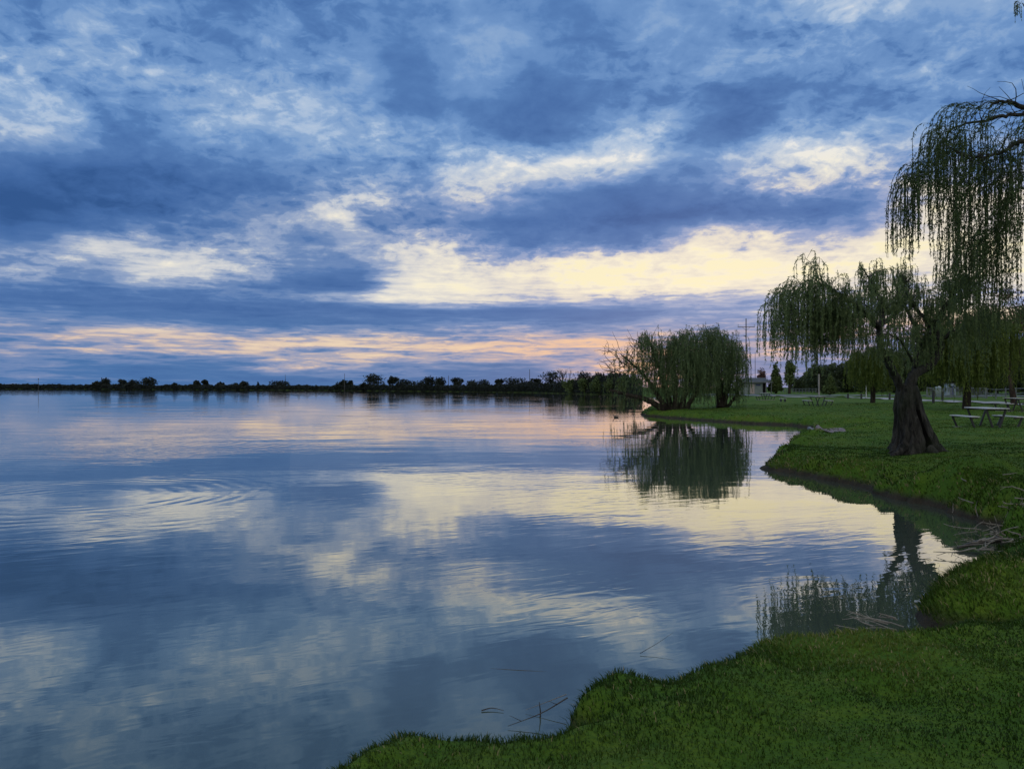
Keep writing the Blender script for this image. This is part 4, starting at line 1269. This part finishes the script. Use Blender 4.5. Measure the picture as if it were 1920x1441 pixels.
# ------------------------------------------------------------------ park things
class MB:
    """collects boxes, bars and rings into one mesh"""

    def __init__(self):
        self.v, self.f = [], []

    def box(self, c, s, rz=0.0, taper=1.0):
        n = len(self.v)
        for dz in (-.5, .5):
            k = taper if dz > 0 else 1.0
            for a, b in ((-.5, -.5), (.5, -.5), (.5, .5), (-.5, .5)):
                x, y = a * s[0] * k, b * s[1] * k
                self.v.append((c[0] + x * math.cos(rz) - y * math.sin(rz), c[1] + x * math.sin(rz) + y * math.cos(rz), c[2] + dz * s[2]))
        for q in ((3, 2, 1, 0), (4, 5, 6, 7), (0, 1, 5, 4), (1, 2, 6, 5), (2, 3, 7, 6), (3, 0, 4, 7)):
            self.f.append(tuple(n + i for i in q))
        return self

    def bar(self, a, b, w, h):
        a, b = Vector(a), Vector(b)
        d = (b - a).normalized()
        up = Vector((0, 0, 1)) if abs(d.z) < .95 else Vector((0, 1, 0))
        s = d.cross(up).normalized() * (w / 2); u = s.cross(d).normalized() * (h / 2)
        n = len(self.v)
        for p in (a, b):
            for q in (-s - u, s - u, s + u, -s + u):
                self.v.append(tuple(p + q))
        for q in ((3, 2, 1, 0), (4, 5, 6, 7), (0, 1, 5, 4), (1, 2, 6, 5), (2, 3, 7, 6), (3, 0, 4, 7)):
            self.f.append(tuple(n + i for i in q))
        return self

    def rod(self, pts, rad, sides=8):
        pts = np.asarray(pts, float)
        rad = np.full(len(pts), rad) if np.isscalar(rad) else np.asarray(rad)
        V, Q = tube_quads([(pts, rad)], sides)
        n = len(self.v)
        self.v += [tuple(p) for p in V]
        self.f += [tuple(int(i) + n for i in q) for q in Q]
        for k0 in (0, len(pts) - 1):
            self.f.append(tuple(n + k0 * sides + i for i in range(sides)))
        return self

    def build(self, name, mat, parent=None, bevel=0.0):
        me = bpy.data.meshes.new(name)
        me.from_pydata(self.v, [], self.f)
        bm = bmesh.new(); bm.from_mesh(me)
        bmesh.ops.recalc_face_normals(bm, faces=bm.faces)
        if bevel:
            bmesh.ops.bevel(bm, geom=list(bm.edges), offset=bevel, segments=2, affect='EDGES', clamp_overlap=True)
        bm.to_mesh(me); bm.free()
        me.materials.append(mat)
        o = bpy.data.objects.new(name, me)
        COL.objects.link(o); o.parent = parent
        return o


def plain(name, c1, c2, scale=8.0, rough=.7, metal=0.0, stretch=(1, 1, 1)):
    m, t, b = material(name)
    tcn = t.new('ShaderNodeTexCoord')
    n = t.noise(t.vec('MULTIPLY', tcn.outputs['Object'], stretch), scale, 4, .6)
    t.put(b.inputs['Base Color'], t.ramp(n, [(.35, c1), (.65, c2)]))
    b.inputs['Roughness'].default_value = rough
    b.inputs['Metallic'].default_value = metal
    return m


M_TOP = plain('weathered_slat', (.42, .43, .44), (.60, .60, .58), 6, .55, 0, (1, 8, 1))
M_DARK = plain('dark_steel', (.018, .020, .022), (.032, .034, .036), 12, .55)
M_CONC = plain('concrete', (.26, .26, .26), (.36, .36, .35), 3, .9)
M_WALL = plain('painted_wall', (.16, .20, .20), (.21, .25, .25), 1.2, .8)
M_ROOF = plain('roof_sheet', (.05, .055, .06), (.075, .08, .085), 2, .6)
M_PALE = plain('pale_paint', (.40, .42, .44), (.52, .54, .56), 3, .6)
M_RAIL = plain('weathered_rail', (.10, .115, .12), (.16, .175, .18), 3, .7)
M_DOOR = plain('door_paint', (.36, .30, .29), (.44, .37, .36), 3, .6)
M_BLUE = plain('blue_grey_paint', (.22, .30, .38), (.30, .38, .46), 3, .6)
M_NAVY = plain('navy_paint', (.03, .05, .12), (.05, .07, .16), 4, .6)
M_TIMBER = plain('grey_timber', (.20, .19, .18), (.32, .31, .29), 5, .85, 0, (1, 1, .2))
M_POLE = plain('pole_timber', (.060, .058, .058), (.095, .09, .088), 5, .85, 0, (1, 1, .1))
M_STICK = plain('bleached_stick', (.15, .135, .115), (.27, .25, .21), 14, .9)
M_WET = plain('wet_stick', (.030, .026, .022), (.07, .06, .05), 14, .6)
M_ROAD = plain('asphalt', (.11, .12, .14), (.15, .16, .18), .6, .8)
M_SAND = plain('damp_gravel', (.15, .118, .115), (.23, .185, .18), 5.0, .95)


def copy_tree(o, parent=None):
    c = o.copy(); COL.objects.link(c); c.parent = parent
    for ch in list(o.children):
        copy_tree(ch, c)
    return c


# ---- picnic tables
def make_table():
    root = empty('picnic_table', (0, 0, 0))
    m = MB()                                            # slatted top, long axis Y
    for i in range(5):
        m.box((-.30 + .15 * i, 0, .735), (.138, 1.8, .035))
    m.build('tabletop', M_TOP, root, .004)
    for sx in (-1, 1):
        s = MB()
        for i in range(2):
            s.box((sx * (.745 + (i - .5) * .15), 0, .44), (.138, 1.8, .035))
        s.build('seat', M_TOP, root, .004)
    for sy in (-.72, .72):
        f = MB()                                        # steel trestle at each end
        f.bar((-.33, sy, .69), (.33, sy, .69), .06, .05)
        f.bar((-.32, sy, .68), (-.10, sy, .02), .06, .055)
        f.bar((.32, sy, .68), (.10, sy, .02), .06, .055)
        for sx in (-1, 1):
            f.bar((sx * .88, sy, .40), (sx * .60, sy, .40), .06, .045)
            f.bar((sx * .86, sy, .40), (sx * .70, sy, .02), .06, .055)
        f.build('leg', M_DARK, root)
        g = MB()
        g.bar((-.84, sy, .012), (.84, sy, .012), .08, .022)
        g.build('foot_rail', M_CONC, root)
    return root


def place_on_ground(o, px, py, d, dz=0.0, rz=0.0):
    x, y, _ = atd(px, py, d)
    o.location = (x, y, gz(x, y) + dz)
    o.rotation_euler = (0, 0, rz)
    return o


PTG = 'picnic tables on the lawn'
tab = make_table()
TABLES = [((1849, 790, 28.0), 'nearest pale-topped picnic table with two benches, right of the hollow willow trunk'),
          ((1533, 757, 56.0), 'small picnic table with two benches on the lawn left of the hollow willow trunk'),
          ((1435, 746, 82.0), 'tiny far picnic table on the lawn in front of the toilet block'),
          ((1908, 764, 42.5), 'picnic table half out of the picture, behind the nearest table at the right edge')]
for i, (p, lab) in enumerate(TABLES):
    o = tab if i == 0 else copy_tree(tab)
    place_on_ground(o, *p, dz=-.01, rz=R(-7.3))
    tag(o, lab, 'picnic table', PTG)

b = empty('bench', (0, 0, 0))
MB().box((0, 0, .43), (.95, .34, .05)).build('seat', M_TOP, b, .006)
for sx in (-.34, .34):
    MB().box((sx, 0, .2), (.06, .28, .4)).build('leg', M_DARK, b)
place_on_ground(b, 1468, 748, 72, 0, R(10))
b.scale = (.6, 1, .75)
tag(b, 'low pale backless bench alone on the grass right of the far picnic table', 'bench')


# ---- path, road and the gravel ramp
def ribbon(name, pts, width, mat, lift, n=10):
    p = smooth_path([(x, y, 0) for x, y in pts], n)
    tan = np.gradient(p, axis=0); tan /= np.linalg.norm(tan, axis=1)[:, None]
    nor = np.stack([-tan[:, 1], tan[:, 0], 0 * tan[:, 0]], -1)
    rows = []
    for s in np.linspace(-.5, .5, 5):
        q = p + nor * s * width
        q[:, 2] = ground(q[:, 0], q[:, 1]) + lift
        rows.append(q)
    V = np.stack(rows, 1).reshape(-1, 3)
    i = np.arange(len(p) * 5).reshape(-1, 5)
    Q = np.stack([i[:-1, 1:], i[:-1, :-1], i[1:, :-1], i[1:, 1:]], -1).reshape(-1, 4)
    o = quad_mesh(name, V, Q, mat, smooth=True)
    tag(o, kind='structure')
    return o


ribbon('path', [(35, 30), (35.2, 42), (35.6, 54), (37.0, 66), (39, 80), (40, 92), (38, 104), (30, 120), (20, 140)], 2.2, M_CONC, .05)
ribbon('road', [(95, 94), (70, 98), (56, 104), (46, 114), (40, 130), (37, 150)], 6.5, M_ROAD, .06)


def ramp():
    pts = [at(1519, 803, .05), at(1540, 800, .2), at(1580, 803, .35), at(1590, 811, .38), at(1560, 814, .3), at(1531, 814, .05)]
    c = np.mean(np.array(pts), 0)
    V, F_ = [], []
    n = len(pts)
    for k in range(6):
        t = k / 5
        for i in range(n * 4):
            a = np.array(pts[i // 4]); b_ = np.array(pts[(i // 4 + 1) % n]); q = a + (b_ - a) * (i % 4) / 4
            q = c + (q - c) * (t * (1 + .05 * math.sin(i * 2.3)))
            V.append((q[0], q[1], 0))
    V = np.array(V); V[:, 2] = np.maximum(ground(V[:, 0], V[:, 1]), .0) + .03 + .008 * vnoise(V[:, 0] * 3, V[:, 1] * 3, 51)
    N = n * 4
    Q = [(k * N + i, k * N + (i + 1) % N, (k + 1) * N + (i + 1) % N, (k + 1) * N + i) for k in range(5) for i in range(N)]
    o = quad_mesh('gravel_path', V, Q, M_SAND, smooth=True)
    tag(o, kind='structure')
    a, b_ = at(1517, 802, .12), at(1532, 815.5, .12)
    k = MB().bar((a[0], a[1], .10), (b_[0], b_[1], .10), .14, .16).build('kerb_stone', M_RAIL, None, .02)
    tag(k, 'pale concrete kerb edging the small gravel landing at the head of the bay', 'kerb')


ramp()


# ---- toilet block and its sign
def toilet_block():
    D = 150
    x, y, _ = atd(1405, 737, D)
    z = gz(x, y)
    root = empty('toilet_block', (x, y, z), R(6))
    MB().box((0, 0, 1.1), (4.0, 3.2, 2.2)).build('wall', M_WALL, root)
    MB().box((-.1, -1.62, .98), (.85, .06, 1.9)).build('door', M_DOOR, root)
    MB().box((1.1, -1.62, 1.75), (.9, .05, .35)).build('window', M_NAVY, root)
    rf = MB()
    rf.v += [(-2.35, -2.1, 2.24), (3.9, -2.1, 2.24), (3.9, 2.0, 2.24), (-2.35, 2.0, 2.24), (-1.0, -.1, 3.15), (3.0, -.1, 3.15)]
    rf.f += [(3, 2, 1, 0), (0, 1, 5, 4), (1, 2, 5), (2, 3, 4, 5), (3, 0, 4)]
    roof = rf.build('roof', M_ROOF, root)
    MB().box((.78, -2.125, 2.25), (6.2, .05, .16)).build('fascia', M_RAIL, roof)
    MB().box((2.9, .6, 1.1), (1.7, .12, 2.2)).build('screen_wall', plain('dark_screen', (.04, .035, .045), (.07, .06, .07), 2, .8), root)
    for px in (2.5, 3.6):
        MB().box((px, -1.9, 1.1), (.12, .12, 2.2)).build('post', M_RAIL, root)
    tag(root, 'grey-green toilet block with dark hipped roof and open porch beyond the lawn', 'toilet block')
    xs, ys, _ = atd(1385.5, 737, 128)
    s = empty('park_sign', (xs, ys, gz(xs, ys)), R(8))
    MB().box((0, 0, .95), (.46, .08, 1.9)).build('panel', M_PALE, s, .01)
    e = MB()
    e.box((.02, -.048, 1.32), (.26, .012, .34)); e.box((-.05, -.048, 1.05), (.12, .012, .2))
    e.build('emblem', M_NAVY, s)
    tag(s, 'tall white sign panel with a dark emblem beside the toilet block', 'sign')


toilet_block()


# ---- poles, posts, lamp
def utility_pole(px, top, D, label, group=None, arm=True, r=.16, base=None):
    x, y, zt = atd(px, top, D)
    z = gz(x, y) if base is None else base
    root = empty('utility_pole', (x, y, z))
    h = zt - z
    MB().rod([(0, 0, -.2), (0, 0, h * .5), (0, 0, h)], [r, r * .85, r * .65], 10).build('pole', M_POLE, root)
    if arm:
        za = h * .885
        ca = MB().bar((-1.95, -.12, za), (1.95, -.12, za), .12, .14).build('crossarm', M_POLE, root)
        for ax in (-1.85, 1.85):
            MB().rod([(ax, -.12, za + .05), (ax, -.12, za + .35), (ax, -.12, za + .55)], [.03, .06, .09], 8).build('insulator', M_PALE, ca)
        for s in (-1, 1):
            MB().bar((s * .9, -.10, za - .05), (s * .05, -.10, za - .75), .05, .05).build('brace', M_POLE, ca)
    tag(root, label, 'pole', group)
    return root


utility_pole(1399, 597, 176, 'tall power pole with a crossarm rising between the round willow and the toilet block')
UG = 'distant power poles'
for px, top, D, lb in ((1408, 664, 330, 'thin distant pole just right of the tall power pole, left one of two'), (1416, 660, 330, 'thin distant pole just right of the tall power pole, right one of two')):
    utility_pole(px, top, D, lb, UG, False, .13)
for px, top, D, lb in ((646, 700, 430, 'faint thin pole above the far shore left of the largest round tree'), (841, 704, 368, 'faint thin pole above the far shore in the middle of the lake view'), (993, 692, 345, 'faint thin pole above the far shore right of centre'), (535, 702, 560, 'faint thin pole above the far shore, farthest left on land')):
    utility_pole(px, top, D, lb, 'faint poles on the far shore', False, .16)

x, y, zt = atd(72, 709, 300)
mk = empty('channel_marker', (x, y, 0))
MB().rod([(0, 0, -1), (0, 0, zt * .55), (0, 0, zt)], [.075, .065, .055], 8).build('post', M_POLE, mk)
MB().box((0, -.02, zt - .25), (.3, .05, .35)).build('panel', M_POLE, mk)
tag(mk, 'lone thin marker post standing in the lake at far left', 'marker')

def lamp_post(px, top, D, label):
    x, y, zt = atd(px, top, D)
    z = gz(x, y); h = zt - z
    root = empty('street_lamp', (x, y, z))
    MB().rod([(0, 0, 0), (0, 0, .6), (0, 0, h)], [.07, .055, .04], 8).build('pole', M_PALE, root)
    MB().rod([(0, 0, h - .02), (-.2, 0, h + .06), (-.5, 0, h + .06)], [.035, .03, .03], 8).build('arm', M_PALE, root)
    MB().box((-.55, 0, h + .05), (.42, .18, .08)).build('lamp_head', M_DARK, root, .02)
    tag(root, label, 'street lamp')


lamp_post(1624, 682, 92, 'slim pale street lamp standing by the road under the tree belt')

def post(px, top, D, r, label, mat, group=None, cat='post', cap=False):
    x, y, zt = atd(px, top, D)
    z = gz(x, y); h = zt - z
    m = MB().box((0, 0, h / 2 - .03), (2 * r, 2 * r, h + .06)); 
    if cap:
        m.box((0, 0, h + r * .35), (2 * r, 2 * r, r * .7), 0, .25)
    o = m.build('timber_post' if cat == 'post' else 'bollard', mat, None, r * .15)
    o.location = (x, y, z)
    tag(o, label, cat, group)


post(1535.5, 701, 112, .10, 'tall grey timber post between the young conifer and the small picnic table', M_TIMBER)
BG = 'dark bollards along the path and road'
for px, top, D, lb in ((1590, 738, 84, 'dark bollard by the road, farthest left'), (1615, 738, 82, 'dark bollard by the road, left of the street lamp'), (1668, 737, 76, 'dark bollard beside the path, just left of the hollow trunk'),
                       (1750, 732, 60, 'dark bollard beside the path, first right of the hollow trunk'), (1767, 734, 72, 'dark bollard beside the path, below the blue-grey kiosk'), (1811, 735, 56, 'dark bollard beside the path above the nearest table')):
    post(px, top, D, .075, lb, M_DARK, BG, 'bollard', True)


def fence(p0, p1, n, h, label, mat, rails, name='rail_fence', mesh=False):
    a = np.array(p0); b_ = np.array(p1)
    z0 = gz(*a)
    root = empty(name, (a[0], a[1], z0))
    pts = []
    for i in range(n):
        q = a + (b_ - a) * i / (n - 1)
        pts.append(np.array([q[0] - a[0], q[1] - a[1], gz(*q) - z0]))
        MB().box((pts[-1][0], pts[-1][1], pts[-1][2] + h / 2), (.1, .1, h + .05)).build('post', mat, root)
    for hz in rails:
        m = MB()
        for p, q in zip(pts[:-1], pts[1:]):
            m.bar((p[0], p[1] - .07, p[2] + hz * h), (q[0], q[1] - .07, q[2] + hz * h), .04, .09)
        m.build('rail', mat, root)
    if mesh:
        m = MB()
        for p, q in zip(pts[:-1], pts[1:]):
            for k in range(1, 12):
                t = p + (q - p) * k / 12
                m.bar((t[0], t[1] - .05, t[2] + .08), (t[0], t[1] - .05, t[2] + h), .018, .018)
        m.build('wire_mesh', mat, root)
    tag(root, label, 'fence')


x0, y0, _ = atd(1464, 740, 165); x1, y1, _ = atd(1530, 740, 150)
fence((x0, y0), (x1, y1), 12, .95, 'pale low railing fence beyond the lawn right of the toilet block', M_RAIL, (.95, .5), 'rail_fence')
x0, y0, _ = atd(1738, 740, 92); x1, y1, _ = atd(1848, 740, 84)
fence((x0, y0), (x1, y1), 8, 1.15, 'grey wire fence in front of the kiosk below the bright green willow', plain('galvanised', (.14, .16, .17), (.2, .22, .23), 4, .6), (.98, .08), 'wire_fence', True)
x0, y0, _ = atd(1850, 740, 82); x1, y1, _ = atd(1990, 740, 70)
fence((x0, y0), (x1, y1), 8, 1.1, 'grey timber rail fence at the right edge behind the picnic tables', M_RAIL, (.92, .5), 'rail_fence')


def kiosk():
    D = 108
    x, y, _ = atd(1781, 738, D); z = gz(x, y)
    root = empty('kiosk', (x, y, z), R(-12))
    MB().box((0, 0, .85), (1.15, 1.0, 1.7)).build('wall', M_BLUE, root)
    MB().box((.1, -.515, .72), (.5, .03, 1.35)).build('door', M_NAVY, root)
    MB().box((0, 0, 1.74), (1.35, 1.2, .08)).build('roof', M_ROOF, root)
    tag(root, 'small blue-grey kiosk with a dark door under the bright green willow', 'kiosk')
    x, y, _ = atd(1759, 737, D + 4); z = gz(x, y)
    t = empty('water_tank', (x, y, z))
    pr = [(.0, 1.22), (.35, 1.18), (.62, 1.02), (.70, .85), (.70, .05), (.66, 0)]
    V, Q = [], []
    for r_, h_ in pr:
        for k in range(20):
            a = 2 * math.pi * k / 20
            V.append((max(r_, .01) * math.cos(a), max(r_, .01) * math.sin(a), h_))
    for i in range(len(pr) - 1):
        for k in range(20):
            Q.append((i * 20 + k, (i + 1) * 20 + k, (i + 1) * 20 + (k + 1) % 20, i * 20 + (k + 1) % 20))
    quad_mesh('tank_body', V, Q, plain('pale_green_paint', (.20, .27, .25), (.28, .35, .32), 3, .6), t, smooth=True)
    MB().rod([(.15, 0, 1.15), (.15, 0, 1.3)], .14, 12).build('lid', M_PALE, t)
    tag(t, 'pale round-topped tank beside the blue-grey kiosk', 'tank')


kiosk()


# ---- a duck far out, driftwood and twigs
def duck():
    x, y = at(1155, 782.5)
    root = empty('duck', (x, y, 0), R(200))
    V, Q = [], []
    prof = [(-.26, .10, .01, .02), (-.20, .08, .06, .05), (-.08, .05, .10, .09), (.05, .05, .105, .10), (.15, .06, .08, .085), (.19, .12, .045, .05), (.20, .19, .035, .04), (.22, .24, .045, .042), (.26, .25, .035, .032), (.29, .24, .012, .012), (.335, .232, .010, .006)]
    for xx, zz, wy, hz in prof:
        for k in range(10):
            a = 2 * math.pi * k / 10
            V.append((xx, wy * math.cos(a), zz + hz * math.sin(a)))
    for i in range(len(prof) - 1):
        for k in range(10):
            Q.append((i * 10 + k, i * 10 + (k + 1) % 10, (i + 1) * 10 + (k + 1) % 10, (i + 1) * 10 + k))
    quad_mesh('body', V, Q, M_WET, root, smooth=True)
    root.scale = (.75, .75, .75)
    tag(root, 'tiny dark duck floating on the lake left of the many-stemmed willow', 'duck')


duck()


def stick_path(rg, a, d, L, n=7, wob=.12, sag=.0):
    p = [np.array(a, float)]
    d = np.array(d, float); d /= np.linalg.norm(d)
    for _k in range(n):
        d = d + rg.normal(0, wob, 3) * np.array([1, 1, .35]); d[2] -= sag
        d /= np.linalg.norm(d)
        p.append(p[-1] + d * L / n)
    return np.array(p)


def stick(path, r, label, group=None, mat=M_STICK, side=True, rg=None, name='stick', cat='stick'):
    m = MB()
    o0 = path[0].copy()
    p = path - o0
    m.rod(p, np.linspace(r, r * .35, len(p)), 6)
    if side and rg is not None:
        for _k in range(2):
            k = int(rg.integers(2, len(p) - 1))
            d = (p[k] - p[k - 1]) / np.linalg.norm(p[k] - p[k - 1]) + rg.normal(0, .5, 3)
            q = stick_path(rg, p[k], d, rg.uniform(.1, .3) * np.linalg.norm(p[-1]), 4)
            m.rod(q, np.linspace(r * .5, r * .2, len(q)), 5)
    o = m.build(name, mat)
    o.location = tuple(o0)
    tag(o, label, cat, group)
    return o


def driftwood():
    rg = np.random.default_rng(61)
    # tangle washed up in the corner of the bay
    for k in range(42):
        px = rg.uniform(1822, 1935); py = rg.uniform(985, 1036)
        x, y = at(px, py, .1)
        z = max(gz(x, y), 0) + rg.uniform(.02, .13)
        a = rg.uniform(-.5, .6) + (math.pi if rg.random() < .5 else 0)
        pth = stick_path(rg, (x, y, z), (math.cos(a), math.sin(a), rg.normal(.05, .2)), rg.uniform(.15, .48), 7, .24)
        pth[:, 2] = np.maximum(pth[:, 2], np.maximum(ground(pth[:, 0], pth[:, 1]), 0) + .012)
        stick(pth, rg.uniform(.005, .011), 'bleached stick in the tangle washed up in the bay corner at right', 'sticks washed up in the bay corner', M_STICK, True, rg)
    for k in range(7):
        px = rg.uniform(1780, 1900); py = rg.uniform(925, 975)
        x, y = at(px, py, .25)
        z = max(gz(x, y), 0) + .03
        a = rg.uniform(0, 6.28)
        pth = stick_path(rg, (x, y, z), (math.cos(a), math.sin(a), .25), rg.uniform(.15, .35), 6, .2)
        pth[:, 2] = np.maximum(pth[:, 2], np.maximum(ground(pth[:, 0], pth[:, 1]), 0) + .012)
        stick(pth, rg.uniform(.005, .010), 'thin dry stick lying on the bank slope above the washed-up tangle', 'sticks on the bank slope', M_STICK, True, rg)
    for k in range(12):
        px = rg.uniform(1625, 1700); py = rg.uniform(1148, 1168)
        x, y = at(px, py, .12)
        z = max(gz(x, y), 0) + rg.uniform(.02, .10)
        a = math.pi + rg.uniform(-.5, .3)
        pth = stick_path(rg, (x, y + .05, z), (math.cos(a), math.sin(a) * .6, .15), rg.uniform(.12, .32), 6, .2)
        pth[:, 2] = np.maximum(pth[:, 2], np.maximum(ground(pth[:, 0], pth[:, 1]), 0) + .01)
        stick(pth, rg.uniform(.004, .008), 'thin grey stick in the small heap against the near lawn edge', 'sticks at the near lawn edge', M_STICK, True, rg)
    # log end in the corner of the bay
    a, b_ = at(1795, 1026, .03), at(1875, 1018, .06)
    lg = smooth_path([(a[0], a[1], .03), ((a[0] + b_[0]) / 2, (a[1] + b_[1]) / 2 + .04, .07), (b_[0], b_[1], .11)], 6)
    stick(lg[::-1], .045, 'dark wet log poking into the water from the tangle of sticks', None, M_WET, False, None, 'driftwood_log', 'log')
    # fallen branch by the near bank
    p0 = at(1064, 1316, .10); p1 = at(952, 1360, .01)
    pth = smooth_path([(p0[0], p0[1], .13), (p0[0] * .55 + p1[0] * .45, p0[1] * .55 + p1[1] * .45, .06), (p1[0], p1[1], .012)], 5)
    stick(pth, .0042, 'forked dark branch slanting from the near bank into the water', None, M_WET, True, rg, 'fallen_branch', 'branch')
    p0 = at(1062, 1322, .02); p1 = at(985, 1333, .0)
    pth = smooth_path([(p0[0], p0[1], .09), ((p0[0] + p1[0]) / 2, (p0[1] + p1[1]) / 2, .05), (p1[0], p1[1], .012)], 5)
    stick(pth, .0026, 'thin pale twig above the forked dark branch at the near bank', None, M_STICK, False, None)
    x, y = at(1012, 1342, 0)
    stick(np.array([(x, y, -.05), (x + .004, y, .03), (x - .003, y, .085)]), .006, 'short upright stub standing in the water by the forked branch', None, M_WET, False, None)
    x, y = at(903, 1332, 0)
    pth = smooth_path([(x, y, .006), (x + .06, y + .02, .012), (x + .13, y - .005, .008)], 5)
    stick(pth, .004, 'small twig floating alone off the near bank', None, M_WET, False, None)
    p0 = at(1200, 1226, 0); p1 = at(1262, 1210, 0)
    pth = smooth_path([(p0[0], p0[1], .01), ((p0[0] + p1[0]) / 2, (p0[1] + p1[1]) / 2, .05), (p1[0], p1[1], .10)], 5)
    stick(pth, .0022, 'thin curved twig rising from the water beside the middle of the near bank', None, M_WET, False, None)
    p0 = at(900, 1250, 0); p1 = at(1045, 1258, 0)
    pth = smooth_path([(p0[0], p0[1], -.004), ((p0[0] + p1[0]) / 2, (p0[1] + p1[1]) / 2 - .01, .0), (p1[0], p1[1], -.002)], 6)
    stick(pth, .0035, 'long straight stick lying awash off the near bank', None, M_WET, False, None)
    p0 = at(1715, 1126, .02); p1 = at(1748, 1132, .03)
    stick(smooth_path([(p0[0], p0[1], .02), (p1[0], p1[1], .05), (p1[0] + .12, p1[1] + .02, .08)], 4), .011, 'pale short stick at the foot of the grassy hummock', None, M_PALE, False, None)


driftwood()


def reed_clump():
    rg = np.random.default_rng(71)
    x, y = at(1497, 830, .0)
    root = empty('reed_clump', (x + .12, y, .0))
    n = 150
    P0 = np.stack([rg.normal(0, .14, n), rg.normal(0, .14, n), np.zeros(n)], -1)
    D0 = np.stack([rg.normal(0, .35, n), rg.normal(0, .35, n), np.ones(n)], -1)
    L = rg.uniform(.25, .55, n)
    S = strands(rg, P0, D0, L, 6, .5, .04)
    V, Q = twig_quads(S, .007, .0015)
    quad_mesh('blades', V, Q, LEAF_DARK, root, np.repeat(rg.random(n), 7 * 3))
    tag(root, 'dark spiky reed clump at the water edge behind the promontory tip', 'reeds')


reed_clump()
